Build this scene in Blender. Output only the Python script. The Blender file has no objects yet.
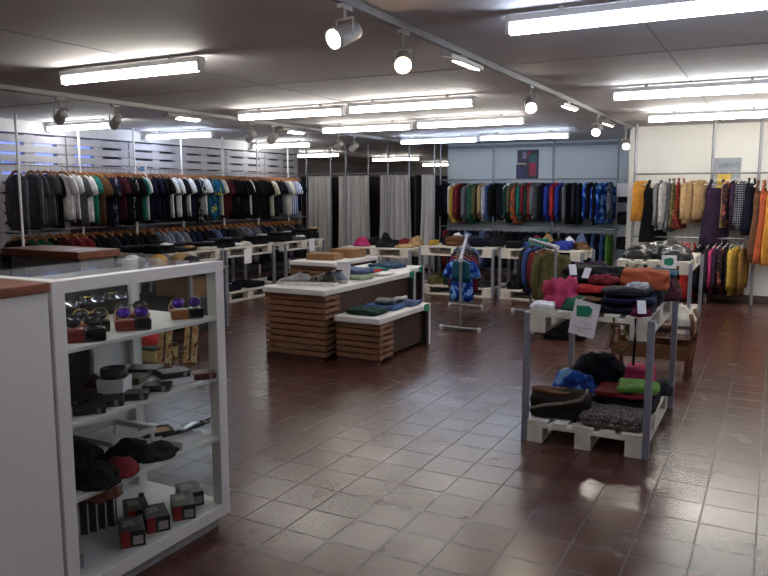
import bpy, bmesh, math, random
from mathutils import Vector, Matrix, noise

# ------------------------------------------------------------------ camera, world, exposure
SC = bpy.context.scene
COL = SC.collection
FPX, PITCH, YAW, EYE = 735.0, 0.1295, 0.487, 1.6
cam_data = bpy.data.cameras.new('camera')
cam_data.sensor_width = 36.0
cam_data.lens = FPX / 768 * 36.0
cam_data.clip_start = 0.05
cam = bpy.data.objects.new('camera', cam_data)
COL.objects.link(cam)
cam.location = (0, 0, EYE)
cam.rotation_euler = (math.pi / 2 - PITCH, 0, YAW)
SC.camera = cam
world = bpy.data.worlds.new('world')
SC.world = world
world.use_nodes = True
world.node_tree.nodes['Background'].inputs['Color'].default_value = (0.5, 0.6, 0.8, 1)
world.node_tree.nodes['Background'].inputs['Strength'].default_value = 0.02
SC.view_settings.view_transform = 'Standard'
SC.view_settings.look = 'None'
SC.view_settings.gamma = 1.0
SC.view_settings.use_curve_mapping = False
SC.view_settings.exposure = 0.3
TUBE_POWER = 26.0
SPOT_POWER = 22.0
try:
    SC.cycles.use_denoising = True
    SC.cycles.max_bounces = 8
    SC.cycles.diffuse_bounces = 5
    SC.cycles.transparent_max_bounces = 16
    SC.cycles.sample_clamp_indirect = 6.0
    SC.cycles.caustics_reflective = False
    SC.cycles.caustics_refractive = False
except Exception:
    pass

# surveying helpers: a sight line from the camera met with a real plane of the room
_F = Vector((-math.sin(YAW) * math.cos(PITCH), math.cos(YAW) * math.cos(PITCH), -math.sin(PITCH)))
_R = Vector((math.cos(YAW), math.sin(YAW), 0))
_U = _R.cross(_F)
def _ray(px, py):
    return _F + _R * ((px - 384) / FPX) + _U * ((288 - py) / FPX)
def at_z(px, py, z=0.0):
    d = _ray(px, py); t = (z - EYE) / d.z
    return Vector((d.x * t, d.y * t, z))
def at_y(px, py, Y):
    d = _ray(px, py); t = Y / d.y
    return Vector((d.x * t, Y, EYE + d.z * t))
def at_x(px, py, X):
    d = _ray(px, py); t = X / d.x
    return Vector((X, d.y * t, EYE + d.z * t))

# ------------------------------------------------------------------ materials
def lin(c):
    return tuple(((v / 255) / 12.92 if v / 255 <= 0.04045 else ((v / 255 + 0.055) / 1.055) ** 2.4) for v in c)
_M = {}
def mat(name, rgb, rough=0.6, metal=0.0, var=0.12, scale=8.0, spec=0.5, bump=0.0, bscale=60.0, stretch=None):
    """procedural surface: a base colour with soft noise variation and an optional fine bump"""
    if name in _M: return _M[name]
    m = bpy.data.materials.new(name); m.use_nodes = True
    nt = m.node_tree; N = nt.nodes; L = nt.links
    b = N['Principled BSDF']
    b.inputs['Roughness'].default_value = rough
    b.inputs['Metallic'].default_value = metal
    b.inputs['Specular IOR Level'].default_value = spec
    c = lin(rgb)
    tc = N.new('ShaderNodeTexCoord')
    src = tc.outputs['Object']
    if stretch:
        mp = N.new('ShaderNodeMapping'); mp.inputs['Scale'].default_value = stretch
        L.new(src, mp.inputs['Vector']); src = mp.outputs['Vector']
    nz = N.new('ShaderNodeTexNoise'); nz.inputs['Scale'].default_value = scale; nz.inputs['Detail'].default_value = 4
    L.new(src, nz.inputs['Vector'])
    cr = N.new('ShaderNodeValToRGB')
    cr.color_ramp.elements[0].position = 0.3; cr.color_ramp.elements[1].position = 0.7
    cr.color_ramp.elements[0].color = tuple(v * (1 - var) for v in c) + (1,)
    cr.color_ramp.elements[1].color = tuple(min(1, v * (1 + var)) for v in c) + (1,)
    L.new(nz.outputs['Fac'], cr.inputs['Fac'])
    L.new(cr.outputs['Color'], b.inputs['Base Color'])
    if bump > 0:
        n2 = N.new('ShaderNodeTexNoise'); n2.inputs['Scale'].default_value = bscale
        L.new(src, n2.inputs['Vector'])
        bp = N.new('ShaderNodeBump'); bp.inputs['Strength'].default_value = bump; bp.inputs['Distance'].default_value = 0.01
        L.new(n2.outputs['Fac'], bp.inputs['Height']); L.new(bp.outputs['Normal'], b.inputs['Normal'])
    _M[name] = m
    return m
def fabric(rgb):
    g = sum(rgb) / 3; rgb = tuple(g + (v - g) * 0.78 for v in rgb)
    return mat('fabric_%02x%02x%02x' % tuple(int(v) for v in rgb), rgb, rough=0.92, var=0.25, scale=14, spec=0.15, bump=0.7, bscale=19)
def pattern(name, rgbs, kind='spots', scale=12.0):
    """printed cloth: hard-edged bands of colour driven by noise, stripes or checks"""
    if name in _M: return _M[name]
    m = bpy.data.materials.new(name); m.use_nodes = True
    nt = m.node_tree; N = nt.nodes; L = nt.links
    b = N['Principled BSDF']; b.inputs['Roughness'].default_value = 0.92; b.inputs['Specular IOR Level'].default_value = 0.15
    tc = N.new('ShaderNodeTexCoord'); src = tc.outputs['Object']
    cr = N.new('ShaderNodeValToRGB'); cr.color_ramp.interpolation = 'CONSTANT'
    while len(cr.color_ramp.elements) < len(rgbs): cr.color_ramp.elements.new(0.5)
    if kind == 'spots':
        t = N.new('ShaderNodeTexNoise'); t.inputs['Scale'].default_value = scale; t.inputs['Detail'].default_value = 2
        L.new(src, t.inputs['Vector']); fac = t.outputs['Fac']
        lo, hi = 0.36, 0.64
    elif kind == 'stripes':
        t = N.new('ShaderNodeTexWave'); t.bands_direction = 'Z'; t.inputs['Scale'].default_value = scale
        t.inputs['Distortion'].default_value = 0.6
        L.new(src, t.inputs['Vector']); fac = t.outputs['Fac']; lo, hi = 0.1, 0.9
    elif kind == 'vstripes':
        t = N.new('ShaderNodeTexWave'); t.bands_direction = 'X'; t.inputs['Scale'].default_value = scale
        t.inputs['Distortion'].default_value = 0.6
        L.new(src, t.inputs['Vector']); fac = t.outputs['Fac']; lo, hi = 0.1, 0.9
    else:
        a = N.new('ShaderNodeTexWave'); a.bands_direction = 'X'; a.inputs['Scale'].default_value = scale
        c = N.new('ShaderNodeTexWave'); c.bands_direction = 'Z'; c.inputs['Scale'].default_value = scale
        L.new(src, a.inputs['Vector']); L.new(src, c.inputs['Vector'])
        ad = N.new('ShaderNodeMath'); ad.operation = 'ADD'; L.new(a.outputs['Fac'], ad.inputs[0]); L.new(c.outputs['Fac'], ad.inputs[1])
        hf = N.new('ShaderNodeMath'); hf.operation = 'MULTIPLY'; hf.inputs[1].default_value = 0.5; L.new(ad.outputs[0], hf.inputs[0])
        fac = hf.outputs[0]; lo, hi = 0.2, 0.85
    n = len(rgbs)
    for i, c in enumerate(rgbs):
        cr.color_ramp.elements[i].position = 0.0 if i == 0 else lo + (hi - lo) * i / n
        cr.color_ramp.elements[i].color = lin(c) + (1,)
    L.new(fac, cr.inputs['Fac']); L.new(cr.outputs['Color'], b.inputs['Base Color'])
    _M[name] = m
    return m
def glow(name, rgb, strength):
    if name in _M: return _M[name]
    m = bpy.data.materials.new(name); m.use_nodes = True
    b = m.node_tree.nodes['Principled BSDF']
    b.inputs['Base Color'].default_value = (0.8, 0.8, 0.8, 1)
    b.inputs['Emission Color'].default_value = lin(rgb) + (1,)
    b.inputs['Emission Strength'].default_value = strength
    _M[name] = m
    return m
def thin_glass(name):
    if name in _M: return _M[name]
    m = bpy.data.materials.new(name); m.use_nodes = True
    nt = m.node_tree; N = nt.nodes; L = nt.links
    for n in list(N):
        if n.type != 'OUTPUT_MATERIAL': N.remove(n)
    tr = N.new('ShaderNodeBsdfTransparent'); tr.inputs['Color'].default_value = (0.94, 0.96, 0.95, 1)
    gl = N.new('ShaderNodeBsdfGlossy'); gl.inputs['Roughness'].default_value = 0.03
    lw = N.new('ShaderNodeLayerWeight'); lw.inputs['Blend'].default_value = 0.5
    pw_ = N.new('ShaderNodeMath'); pw_.operation = 'POWER'; pw_.inputs[1].default_value = 4.0
    fr = N.new('ShaderNodeMath'); fr.operation = 'MULTIPLY_ADD'; fr.inputs[1].default_value = 0.25; fr.inputs[2].default_value = 0.012
    L.new(lw.outputs['Facing'], pw_.inputs[0]); L.new(pw_.outputs[0], fr.inputs[0])
    mx = N.new('ShaderNodeMixShader')
    L.new(fr.outputs[0], mx.inputs['Fac']); L.new(tr.outputs[0], mx.inputs[1]); L.new(gl.outputs[0], mx.inputs[2])
    L.new(mx.outputs[0], N['Material Output'].inputs['Surface'])
    _M[name] = m
    return m
def floor_material():
    m = bpy.data.materials.new('brown_floor_tiles'); m.use_nodes = True
    nt = m.node_tree; N = nt.nodes; L = nt.links; b = N['Principled BSDF']
    tc = N.new('ShaderNodeTexCoord')
    mp = N.new('ShaderNodeMapping'); mp.inputs['Location'].default_value = (-0.013 + 5.0, -0.23 + 5.0, 0)
    L.new(tc.outputs['Object'], mp.inputs['Vector'])
    br = N.new('ShaderNodeTexBrick'); br.offset = 0.0; br.squash = 1.0
    br.inputs['Scale'].default_value = 1.0
    br.inputs['Brick Width'].default_value = 0.25; br.inputs['Row Height'].default_value = 0.25
    br.inputs['Mortar Size'].default_value = 0.005; br.inputs['Mortar Smooth'].default_value = 0.2
    br.inputs['Color1'].default_value = lin((70, 41, 36)) + (1,)
    br.inputs['Color2'].default_value = lin((84, 53, 46)) + (1,)
    br.inputs['Mortar'].default_value = lin((46, 33, 31)) + (1,)
    L.new(mp.outputs['Vector'], br.inputs['Vector'])
    nz = N.new('ShaderNodeTexNoise'); nz.inputs['Scale'].default_value = 2.2; nz.inputs['Detail'].default_value = 6
    L.new(tc.outputs['Object'], nz.inputs['Vector'])
    mul = N.new('ShaderNodeMixRGB'); mul.blend_type = 'MULTIPLY'; mul.inputs['Fac'].default_value = 0.55
    cr = N.new('ShaderNodeValToRGB'); cr.color_ramp.elements[0].position = 0.3; cr.color_ramp.elements[1].position = 0.75
    cr.color_ramp.elements[0].color = (0.75, 0.72, 0.7, 1); cr.color_ramp.elements[1].color = (1, 1, 1, 1)
    L.new(nz.outputs['Fac'], cr.inputs['Fac'])
    L.new(br.outputs['Color'], mul.inputs['Color1']); L.new(cr.outputs['Color'], mul.inputs['Color2'])
    L.new(mul.outputs['Color'], b.inputs['Base Color'])
    rr = N.new('ShaderNodeMapRange'); rr.inputs['From Min'].default_value = 0.0; rr.inputs['From Max'].default_value = 1.0
    rr.inputs['To Min'].default_value = 0.17; rr.inputs['To Max'].default_value = 0.33
    n3 = N.new('ShaderNodeTexNoise'); n3.inputs['Scale'].default_value = 3.0; n3.inputs['Detail'].default_value = 3
    L.new(tc.outputs['Object'], n3.inputs['Vector'])
    L.new(n3.outputs['Fac'], rr.inputs['Value'])
    ad = N.new('ShaderNodeMath'); ad.operation = 'MULTIPLY_ADD'; ad.inputs[1].default_value = 0.15
    L.new(br.outputs['Fac'], ad.inputs[0]); L.new(rr.outputs['Result'], ad.inputs[2])
    L.new(ad.outputs[0], b.inputs['Roughness'])
    b.inputs['Specular IOR Level'].default_value = 0.36
    n4 = N.new('ShaderNodeTexNoise'); n4.inputs['Scale'].default_value = 3.0; n4.inputs['Detail'].default_value = 0
    L.new(mp.outputs['Vector'], n4.inputs['Vector'])
    hs = N.new('ShaderNodeMath'); hs.operation = 'MULTIPLY_ADD'; hs.inputs[1].default_value = -1.0
    n5 = N.new('ShaderNodeMath'); n5.operation = 'MULTIPLY'; n5.inputs[1].default_value = 0.12; L.new(n4.outputs['Fac'], n5.inputs[0])
    L.new(br.outputs['Fac'], hs.inputs[0]); L.new(n5.outputs[0], hs.inputs[2])
    bp = N.new('ShaderNodeBump'); bp.inputs['Strength'].default_value = 0.2; bp.inputs['Distance'].default_value = 0.002
    L.new(hs.outputs[0], bp.inputs['Height']); L.new(bp.outputs['Normal'], b.inputs['Normal'])
    return m
WHITE_METAL = mat('white_painted_metal', (205, 204, 206), 0.4, var=0.03)
GREY_METAL = mat('grey_steel', (140, 141, 148), 0.42, metal=0.55, var=0.06)
DARK_METAL = mat('dark_grey_metal', (70, 68, 72), 0.45, metal=0.4, var=0.06)
CHROME = mat('bright_steel', (190, 190, 196), 0.25, metal=0.9, var=0.03)
SPOT_GREY = mat('lamp_grey_enamel', (165, 162, 160), 0.45, var=0.04)
WHITE_PAINT = mat('white_paint', (222, 220, 220), 0.65, var=0.04, scale=3)
CASE_WHITE = mat('white_lacquer', (214, 211, 212), 0.5, var=0.02, scale=2)
PALLET_WHITE = mat('whitewashed_wood', (205, 198, 188), 0.8, var=0.16, scale=9, bump=0.3, bscale=30, stretch=(1, 1, 1))
WALL_PALLET = mat('white_painted_boards', (172, 170, 177), 0.75, var=0.1, scale=6, bump=0.2, bscale=30)
BROWN_TOP = mat('varnished_brown_wood', (112, 62, 40), 0.35, var=0.3, scale=6, stretch=(14, 1.2, 6))
SLAT_WOOD = mat('brown_slat_wood', (122, 84, 62), 0.55, var=0.3, scale=5, stretch=(1.5, 12, 12))
DARK_WOOD = mat('dark_brown_board', (58, 36, 30), 0.55, var=0.2, scale=6)
HANGER_WOOD = mat('hanger_wood', (150, 98, 58), 0.5, var=0.2, scale=20)
HANGER_WHITE = mat('hanger_white', (215, 212, 205), 0.5, var=0.03)
HANGER_DARK = mat('hanger_dark', (60, 50, 48), 0.5, var=0.05)
PAPER = mat('white_paper', (226, 222, 228), 0.8, var=0.03)
BLACK = mat('black_plastic', (20, 19, 21), 0.4, var=0.1)
GREEN_TAG = mat('green_card', (10, 120, 92), 0.7, var=0.05)
INK = mat('dark_ink', (52, 50, 62), 0.8, var=0.05)
GLASS = thin_glass('clear_glass')

# ------------------------------------------------------------------ mesh helpers
class MB:
    def __init__(s): s.bm = bmesh.new()
    def box(s, c, size, rz=0.0, rot=None, bev=0.0):
        r = bmesh.ops.create_cube(s.bm, size=1.0)
        M = Matrix.Translation(c) @ (rot if rot is not None else Matrix.Rotation(rz, 4, 'Z')) @ Matrix.Diagonal((size[0], size[1], size[2], 1))
        bmesh.ops.transform(s.bm, matrix=M, verts=r['verts'])
        if bev > 0:
            es = {e for v in r['verts'] for e in v.link_edges}
            bmesh.ops.bevel(s.bm, geom=list(es), offset=bev, segments=2, affect='EDGES', profile=0.5)
        return s
    def span(s, a, b, bev=0.0):
        return s.box(((a[0]+b[0])/2, (a[1]+b[1])/2, (a[2]+b[2])/2), (abs(b[0]-a[0]), abs(b[1]-a[1]), abs(b[2]-a[2])), bev=bev)
    def tube(s, pts, r, n=8, cap=True):
        pts = [Vector(p) for p in pts]
        rs = r if isinstance(r, (list, tuple)) else [r] * len(pts)
        rings = []
        for i, p in enumerate(pts):
            d = (pts[min(i+1, len(pts)-1)] - pts[max(i-1, 0)]).normalized()
            u = d.cross(Vector((0, 0, 1)))
            if u.length < 1e-3: u = Vector((1, 0, 0))
            u.normalize(); v = u.cross(d)
            rings.append([p + (u * math.cos(2*math.pi*k/n) + v * math.sin(2*math.pi*k/n)) * rs[i] for k in range(n)])
        return s.loft(rings, cap)
    def loft(s, rings, cap=True, closed=True):
        vs = [[s.bm.verts.new(p) for p in r] for r in rings]
        n = len(vs[0])
        for a, b in zip(vs, vs[1:]):
            for k in range(n if closed else n - 1):
                s.bm.faces.new((a[k], a[(k+1) % n], b[(k+1) % n], b[k]))
        if cap and closed:
            s.bm.faces.new(vs[0][::-1]); s.bm.faces.new(vs[-1])
        return s
    def lathe(s, prof, c=(0, 0, 0), n=20, axis=None):
        rings = [[(r * math.cos(2*math.pi*k/n), r * math.sin(2*math.pi*k/n), z) for k in range(n)] for r, z in prof]
        M = Matrix.Translation(c) @ (axis if axis is not None else Matrix.Identity(4))
        return s.loft([[M @ Vector(p) for p in r] for r in rings])
    def prism(s, poly, h, M=None):
        M = M if M is not None else Matrix.Identity(4)
        return s.loft([[M @ Vector((x, y, 0)) for x, y in poly], [M @ Vector((x, y, h)) for x, y in poly]])
    def add(s, other, M=None):
        me = bpy.data.meshes.new('tmp'); other.bm.to_mesh(me)
        if M is not None: me.transform(M)
        s.bm.from_mesh(me); bpy.data.meshes.remove(me); return s
    def mesh(s, name, smooth=False):
        bmesh.ops.recalc_face_normals(s.bm, faces=s.bm.faces)
        me = bpy.data.meshes.new(name); s.bm.to_mesh(me); s.bm.free()
        if smooth:
            me.polygons.foreach_set('use_smooth', [True] * len(me.polygons))
        return me
    def build(s, name, m, parent=None, loc=(0, 0, 0), rot=(0, 0, 0), smooth=False):
        me = s.mesh(name, smooth); me.materials.append(m)
        return put(name, me, None, parent, loc, rot)
def put(name, me, m=None, parent=None, loc=(0, 0, 0), rot=(0, 0, 0)):
    o = bpy.data.objects.new(name, me); COL.objects.link(o)
    o.location = loc; o.rotation_euler = rot
    if parent is not None: o.parent = parent
    if m is not None:
        if not me.materials: me.materials.append(m)
        o.material_slots[0].link = 'OBJECT'; o.material_slots[0].material = m
    return o
def tag(o, label, cat, group=None):
    o['label'] = label; o['category'] = cat
    if group: o['group'] = group
    return o
def thing(name, label, cat, loc=(0, 0, 0), rz=0.0, group=None, rot=None):
    o = bpy.data.objects.new(name, None); COL.objects.link(o)
    o.empty_display_size = 0.1
    o.location = loc; o.rotation_euler = rot if rot is not None else (0, 0, rz)
    return tag(o, label, cat, group)
def struct(name, mb, m, smooth=False):
    o = mb.build(name, m, smooth=smooth); o['kind'] = 'structure'; return o
def strip(name, mb, m, parent, label=None):
    o = mb.build(name, m, parent)
    if label: o['label'] = label
    return o
def text_mesh(body, size, depth=0.001):
    cu = bpy.data.curves.new('lettering', 'FONT'); cu.body = body; cu.size = size; cu.extrude = depth
    cu.align_x = 'CENTER'; cu.align_y = 'CENTER'
    o = bpy.data.objects.new('lettering', cu); COL.objects.link(o)
    dg = bpy.context.evaluated_depsgraph_get(); dg.update()
    me = bpy.data.meshes.new_from_object(o.evaluated_get(dg))
    bpy.data.objects.remove(o); bpy.data.curves.remove(cu)
    return me
ORD = ['first','second','third','fourth','fifth','sixth','seventh','eighth','ninth','tenth','eleventh','twelfth','thirteenth','fourteenth','fifteenth','sixteenth','seventeenth','eighteenth','nineteenth','twentieth']
TENS = {2: 'twenty', 3: 'thirty', 4: 'forty', 5: 'fifty', 6: 'sixty'}
def nth(i):
    if i <= 20: return ORD[i-1]
    t, u = divmod(i, 10)
    return {30: 'thirtieth', 40: 'fortieth', 50: 'fiftieth', 60: 'sixtieth'}[i] if u == 0 else TENS[t] + '-' + ORD[u-1]
# ------------------------------------------------------------------ the room
CEIL = 2.6
WALLX = -9.45
struct('floor', MB().span((-13, -3.2, -0.1), (2.6, 25, 0)), floor_material())
CEIL_M = mat('grey_white_ceiling', (208, 204, 206), 0.7, var=0.05, scale=1.5)
struct('ceiling', MB().span((-13, -3.2, CEIL), (2.6, 25, CEIL + 0.1)), CEIL_M)
seam = MB()
for y in (5.75, 11.0):
    seam.span((WALLX, y - 0.005, CEIL - 0.003), (-6.5, y + 0.005, CEIL + 0.01)); seam.span((-6.3, y - 0.005, CEIL - 0.003), (2.5, y + 0.005, CEIL + 0.01))
for x in (-0.75, 0.5, -4.3): seam.span((x - 0.004, -3, CEIL - 0.003), (x + 0.004, 13.5, CEIL + 0.01))
struct('trim_1', seam, mat('ceiling_joint', (156, 150, 150), 0.8))
struct('wall_left', MB().span((WALLX - 0.1, -3.2, 0), (WALLX, 13.75, CEIL)), mat('left_wall_gap_shade', (84, 84, 92), 0.8, var=0.04))  # wall colour darkened so the gaps between the boards look shaded
struct('trim_3', MB().span((WALLX, -3.2, 2.43), (WALLX + 0.06, 13.7, CEIL)), mat('white_wall_strip', (214, 212, 214), 0.8, var=0.03))
struct('wall_right', MB().span((2.5, -3.2, 0), (2.6, 12.05, CEIL)), WHITE_PAINT)
struct('wall_near', MB().span((WALLX, -3.2, 0), (2.5, -3.1, CEIL)), WHITE_PAINT)
struct('wall_back_right', MB().span((-2.06, 12.05, 0), (2.6, 12.2, CEIL)).span((-2.06, 12.2, 0), (-1.9, 14.6, CEIL)), mat('white_wall_right', (234, 233, 228), 0.75, var=0.03, scale=2))
mw = MB().span((-6.2, 14.6, 0), (-1.9, 14.75, CEIL))
struct('wall_back_middle', mw, mat('pale_grey_wall_panel', (188, 198, 206), 0.6, var=0.03, scale=2))
tr = MB()
for px in (493, 553): 
    x = at_y(px, 165, 14.6).x
    tr.span((x - 0.008, 14.585, 0.0), (x + 0.008, 14.6, 2.5))
tr.span((-6.2, 14.57, 2.5), (-2.05, 14.6, 2.56))
struct('trim_2', tr, mat('panel_joint', (128, 134, 142), 0.6))
struct('wall_back_far', MB().span((-13, 24.9, 0), (-6.0, 25, CEIL)), mat('far_wall_paint', (150, 144, 142), 0.8))
struct('wall_far_left', MB().span((-13, 13.75, 0), (-12.9, 24.9, CEIL)).span((-12.9, 13.65, 0), (WALLX - 0.1, 13.75, CEIL)), mat('far_wall_paint', (150, 144, 142), 0.8))
struct('wall_far_right', MB().span((-6.2, 14.75, 0), (-6.08, 25, CEIL)), mat('far_wall_paint', (150, 144, 142), 0.8))
struct('baseboard_right', MB().span((-2.05, 12.03, 0), (2.5, 12.05, 0.09)), mat('dark_skirting', (72, 62, 60), 0.6))
# glowing panel added behind the slotted boards, tinting the near gaps blue
struct('blue_glow_panel_1', MB().span((WALLX, 5.6, 1.75), (WALLX + 0.01, 8.3, 2.4)), glow('blue_slot_glow', (96, 140, 255), 0.6))

# ------------------------------------------------------------------ white pallets that clad the left wall
def wall_pallet_mesh():
    b = MB()
    for k in range(6):
        zc = 0.06 + 0.136 * k
        b.box((0, 0, zc), (0.024, 1.18, 0.1), bev=0.003)
    for y in (-0.53, 0.0, 0.53): b.box((-0.046, y, 0.4), (0.09, 0.16, 0.8))
    return b.mesh('boards')
wp_mesh = wall_pallet_mesh()
for row, z0 in ((0, 1.6), (1, 0.78)):
    for k in range(7):
        y = 5.75 + 1.2 * k
        if row == 1 and k > 1: continue
        o = put('wall_pallet', wp_mesh, WALL_PALLET, None, (WALLX + 0.13, y, z0))
        tag(o, 'white slotted board panel on left wall, %s from the near end%s' % (nth(k + 1), ', upper row' if row == 0 else ', lower row'), 'wall panel', 'slotted white panels on the left wall')

# ------------------------------------------------------------------ ceiling tubes
def tube_light(x0, x1, y, z, rgb, label, power=1.0):
    L = x1 - x0
    t = thing('fluorescent_light', label, 'ceiling light', ((x0 + x1) / 2, y, z), 0, 'fluorescent tube lights')
    MB().box((0, 0.0, 0.055), (L + 0.02, 0.075, 0.04), bev=0.006).build('batten', WHITE_METAL, t)
    for s in (-1, 1):
        MB().box((s * (L / 2), 0, 0.012), (0.026, 0.07, 0.085), bev=0.004).build('end_cap', WHITE_METAL, t)
        MB().box((s * L * 0.3, 0, (0.07 + CEIL - z) / 2), (0.03, 0.03, CEIL - z - 0.07)).build('bracket', WHITE_METAL, t)
    c = '%d_%d_%d' % rgb
    MB().tube([(-L / 2 + 0.012, 0, 0), (L / 2 - 0.012, 0, 0)], 0.03, 12).build('tube', glow('tube_glow_%s_%.2f' % (c, power), rgb, TUBE_POWER * power), t, smooth=True)
WARM = (255, 250, 240); COOL = (214, 230, 255); NEUT = (248, 252, 250)
tube_light(-5.2, -3.74, 4.23, 2.5, WARM, 'warm white tube light alone, nearest tube in the left half of ceiling')
tube_light(-5.85, -4.38, 7.28, 2.5, WARM, 'warm white tube light, left one of the second pair from camera')
tube_light(-4.24, -2.78, 7.2, 2.5, WARM, 'warm white tube light, right one of the second pair from camera')
tube_light(-6.0, -4.55, 9.4, 2.5, WARM, 'warm white tube light, left one of the third pair from camera')
tube_light(-4.4, -2.9, 9.3, 2.5, WARM, 'warm white tube light, right one of the third pair from camera')
tube_light(-6.1, -4.63, 12.2, 2.5, COOL, 'cool tube light, left one of the pair before the pale back panels')
tube_light(-4.5, -3.0, 12.0, 2.5, COOL, 'cool tube light, right one of the pair before the pale back panels')
tube_light(-1.38, 0.1, 4.1, 2.5, COOL, 'bluish white tube light at the top right, nearest right of the track')
tube_light(0.2, 1.7, 4.1, 2.5, COOL, 'bluish white tube light added beyond the top right picture corner')  # unseen tube, added to carry this row on past the frame
tube_light(-1.43, 0.05, 7.38, 2.5, NEUT, 'white tube light right of the track, second row from camera')
tube_light(0.15, 1.65, 7.38, 2.5, NEUT, 'white tube light farthest right in the second row from camera')
tube_light(-1.47, 0.0, 9.85, 2.5, WARM, 'warm tube light nearest the white right-hand back wall', 2.6)
tube_light(0.1, 1.6, 9.85, 2.5, WARM, 'warm tube light at the right edge near the white back wall', 2.6)
tube_light(-9.35, -7.95, 7.3, 2.5, NEUT, 'tube light over the left wall rail, nearest of three there')
tube_light(-9.3, -7.9, 9.15, 2.5, COOL, 'bluish tube light over the left wall rail, second of three there')
tube_light(-9.3, -7.95, 12.0, 2.5, NEUT, 'white tube light over the left wall rail, third and farthest there')
tube_light(-11.0, -9.5, 15.6, 2.5, WARM, 'tube light behind the curtains, nearest of three seen above them')
tube_light(-10.1, -8.65, 18.4, 2.5, WARM, 'tube light behind the curtains, middle of three seen above them')
tube_light(-10.5, -9.05, 22.6, 2.5, WARM, 'tube light behind the curtains, farthest of three seen above them')

tube_light(-3.05, -1.6, 1.55, 2.5, WARM, 'added tube light out of view, above the glass display cabinet')  # unseen tube, added so the sunglasses lenses below catch a highlight
tube_light(-0.9, 0.6, -1.6, 2.5, WARM, 'added fill tube light behind the camera, over the counter aisle')  # unseen tube, added as fill for the near end of the shop

# ------------------------------------------------------------------ lighting tracks and spot lamps
TRX, LTX = -2.0, -6.4
tk = thing('lighting_track', 'long pale lighting track running down the ceiling centre to the back', 'lighting track', (TRX, 7.2, CEIL))
MB().box((0, 0, -0.03), (0.036, 9.2, 0.045), bev=0.004).build('rail', mat('track_grey', (130, 128, 130), 0.5), tk)
MB().box((0, 0, -0.055), (0.016, 9.16, 0.004)).build('conductor_slot', DARK_METAL, tk)
tk = thing('lighting_track', 'pale lighting track on ceiling before the left wall of shirts', 'lighting track', (LTX, 8.5, CEIL))
MB().box((0, 0, -0.03), (0.035, 10.5, 0.045), bev=0.004).build('rail', SPOT_GREY, tk)
MB().box((0, 0, -0.061), (0.016, 10.4, 0.004)).build('conductor_slot', DARK_METAL, tk)
def spot(x, y, z, target, rgb, label, lit=1.0, zt=CEIL - 0.055):
    """round spot lamp: stem, yoke, cylindrical head with a glowing lens; z is the head's centre"""
    t = thing('spot_lamp', label, 'spot lamp', (x, y, z), 0, 'round spot lamps on the tracks')
    MB().box((0, 0, zt - z - 0.012), (0.035, 0.1, 0.024), bev=0.003).build('track_adapter', SPOT_GREY, t)
    MB().tube([(0, 0, zt - z - 0.02), (0, 0, 0.075)], 0.008).build('stem', SPOT_GREY, t)
    d = (Vector(target) - Vector((x, y, z))).normalized()
    q = d.to_track_quat('Z', 'Y').to_matrix().to_4x4()
    side = Vector((0, 0, 1)).cross(d).normalized()
    yk = MB()
    for s in (-1, 1):
        yk.tube([side * s * 0.062 + Vector((0, 0, -0.01)), side * s * 0.062 + Vector((0, 0, 0.075))], 0.006, 6)
    yk.tube([side * -0.062 + Vector((0, 0, 0.075)), side * 0.062 + Vector((0, 0, 0.075))], 0.006, 6)
    yk.build('yoke', SPOT_GREY, t)
    MB().lathe([(0.012, -0.1), (0.04, -0.09), (0.046, -0.06), (0.048, 0.0), (0.055, 0.06), (0.056, 0.09), (0.051, 0.09), (0.047, 0.082)], axis=q, n=20).build('head', SPOT_GREY, t, smooth=True)
    MB().lathe([(0.0001, 0.084), (0.047, 0.083), (0.047, 0.087), (0.0001, 0.088)], axis=q, n=20).build('lens', glow('lens_glow_%d_%d_%d' % rgb, rgb, 30.0), t, smooth=True)
    ld = bpy.data.lights.new('spot_beam', 'SPOT'); ld.energy = SPOT_POWER * lit; ld.color = lin(rgb); ld.spot_size = 1.15; ld.spot_blend = 0.7; ld.shadow_soft_size = 0.05
    lo = bpy.data.objects.new('beam', ld); COL.objects.link(lo); lo.parent = t
    lo.location = d * 0.1; lo.rotation_euler = d.to_track_quat('-Z', 'Y').to_euler()
def flood(x, y, z, rgb, label, rx=0.0, zt=CEIL - 0.055):
    t = thing('flood_lamp', label, 'flood lamp', (x, y, z), 0, 'slim flood lamps on the tracks')
    MB().box((0, 0, zt - z - 0.012), (0.035, 0.12, 0.024), bev=0.003).build('track_adapter', SPOT_GREY, t)
    MB().box((0, 0, (zt - z + 0.03) / 2), (0.02, 0.02, zt - z - 0.03)).build('stem', SPOT_GREY, t)
    R = Matrix.Rotation(rx, 4, 'Y')
    MB().box(R @ Vector((0, 0, 0.012)), (0.09, 0.6, 0.035), rot=R, bev=0.005).build('housing', SPOT_GREY, t)
    MB().box(R @ Vector((0, 0.08, -0.007)), (0.065, 0.36, 0.012), rot=R).build('lamp_panel', glow('flood_glow_%d_%d_%d' % rgb, rgb, 14.0), t)
WSP = (255, 214, 168)
spot(TRX, 3.35, 2.40, (-2.7, 0.9, 1.3), (235, 240, 255), 'white spot lamp, nearest on the central track', 1.0)
spot(TRX, 4.02, 2.37, (-0.7, 1.3, 0.9), WSP, 'amber glowing spot lamp, second on the central track')
flood(TRX, 4.95, 2.50, WARM, 'slim lit flood lamp behind the amber spot on central track', 0.25)
spot(TRX, 6.57, 2.38, (-0.6, 3.6, 0.6), (255, 240, 220), 'spot lamp in the middle of the central track', 1.0)
flood(TRX, 7.9, 2.49, WARM, 'slim lit flood lamp midway along the central track', 0.25)
spot(TRX, 9.38, 2.37, (-1.9, 6.5, 0.6), (255, 244, 230), 'spot lamp third from the back of the central track')
flood(TRX, 9.95, 2.48, WARM, 'small lit flood lamp near the far end of the central track', 0.25)
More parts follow.
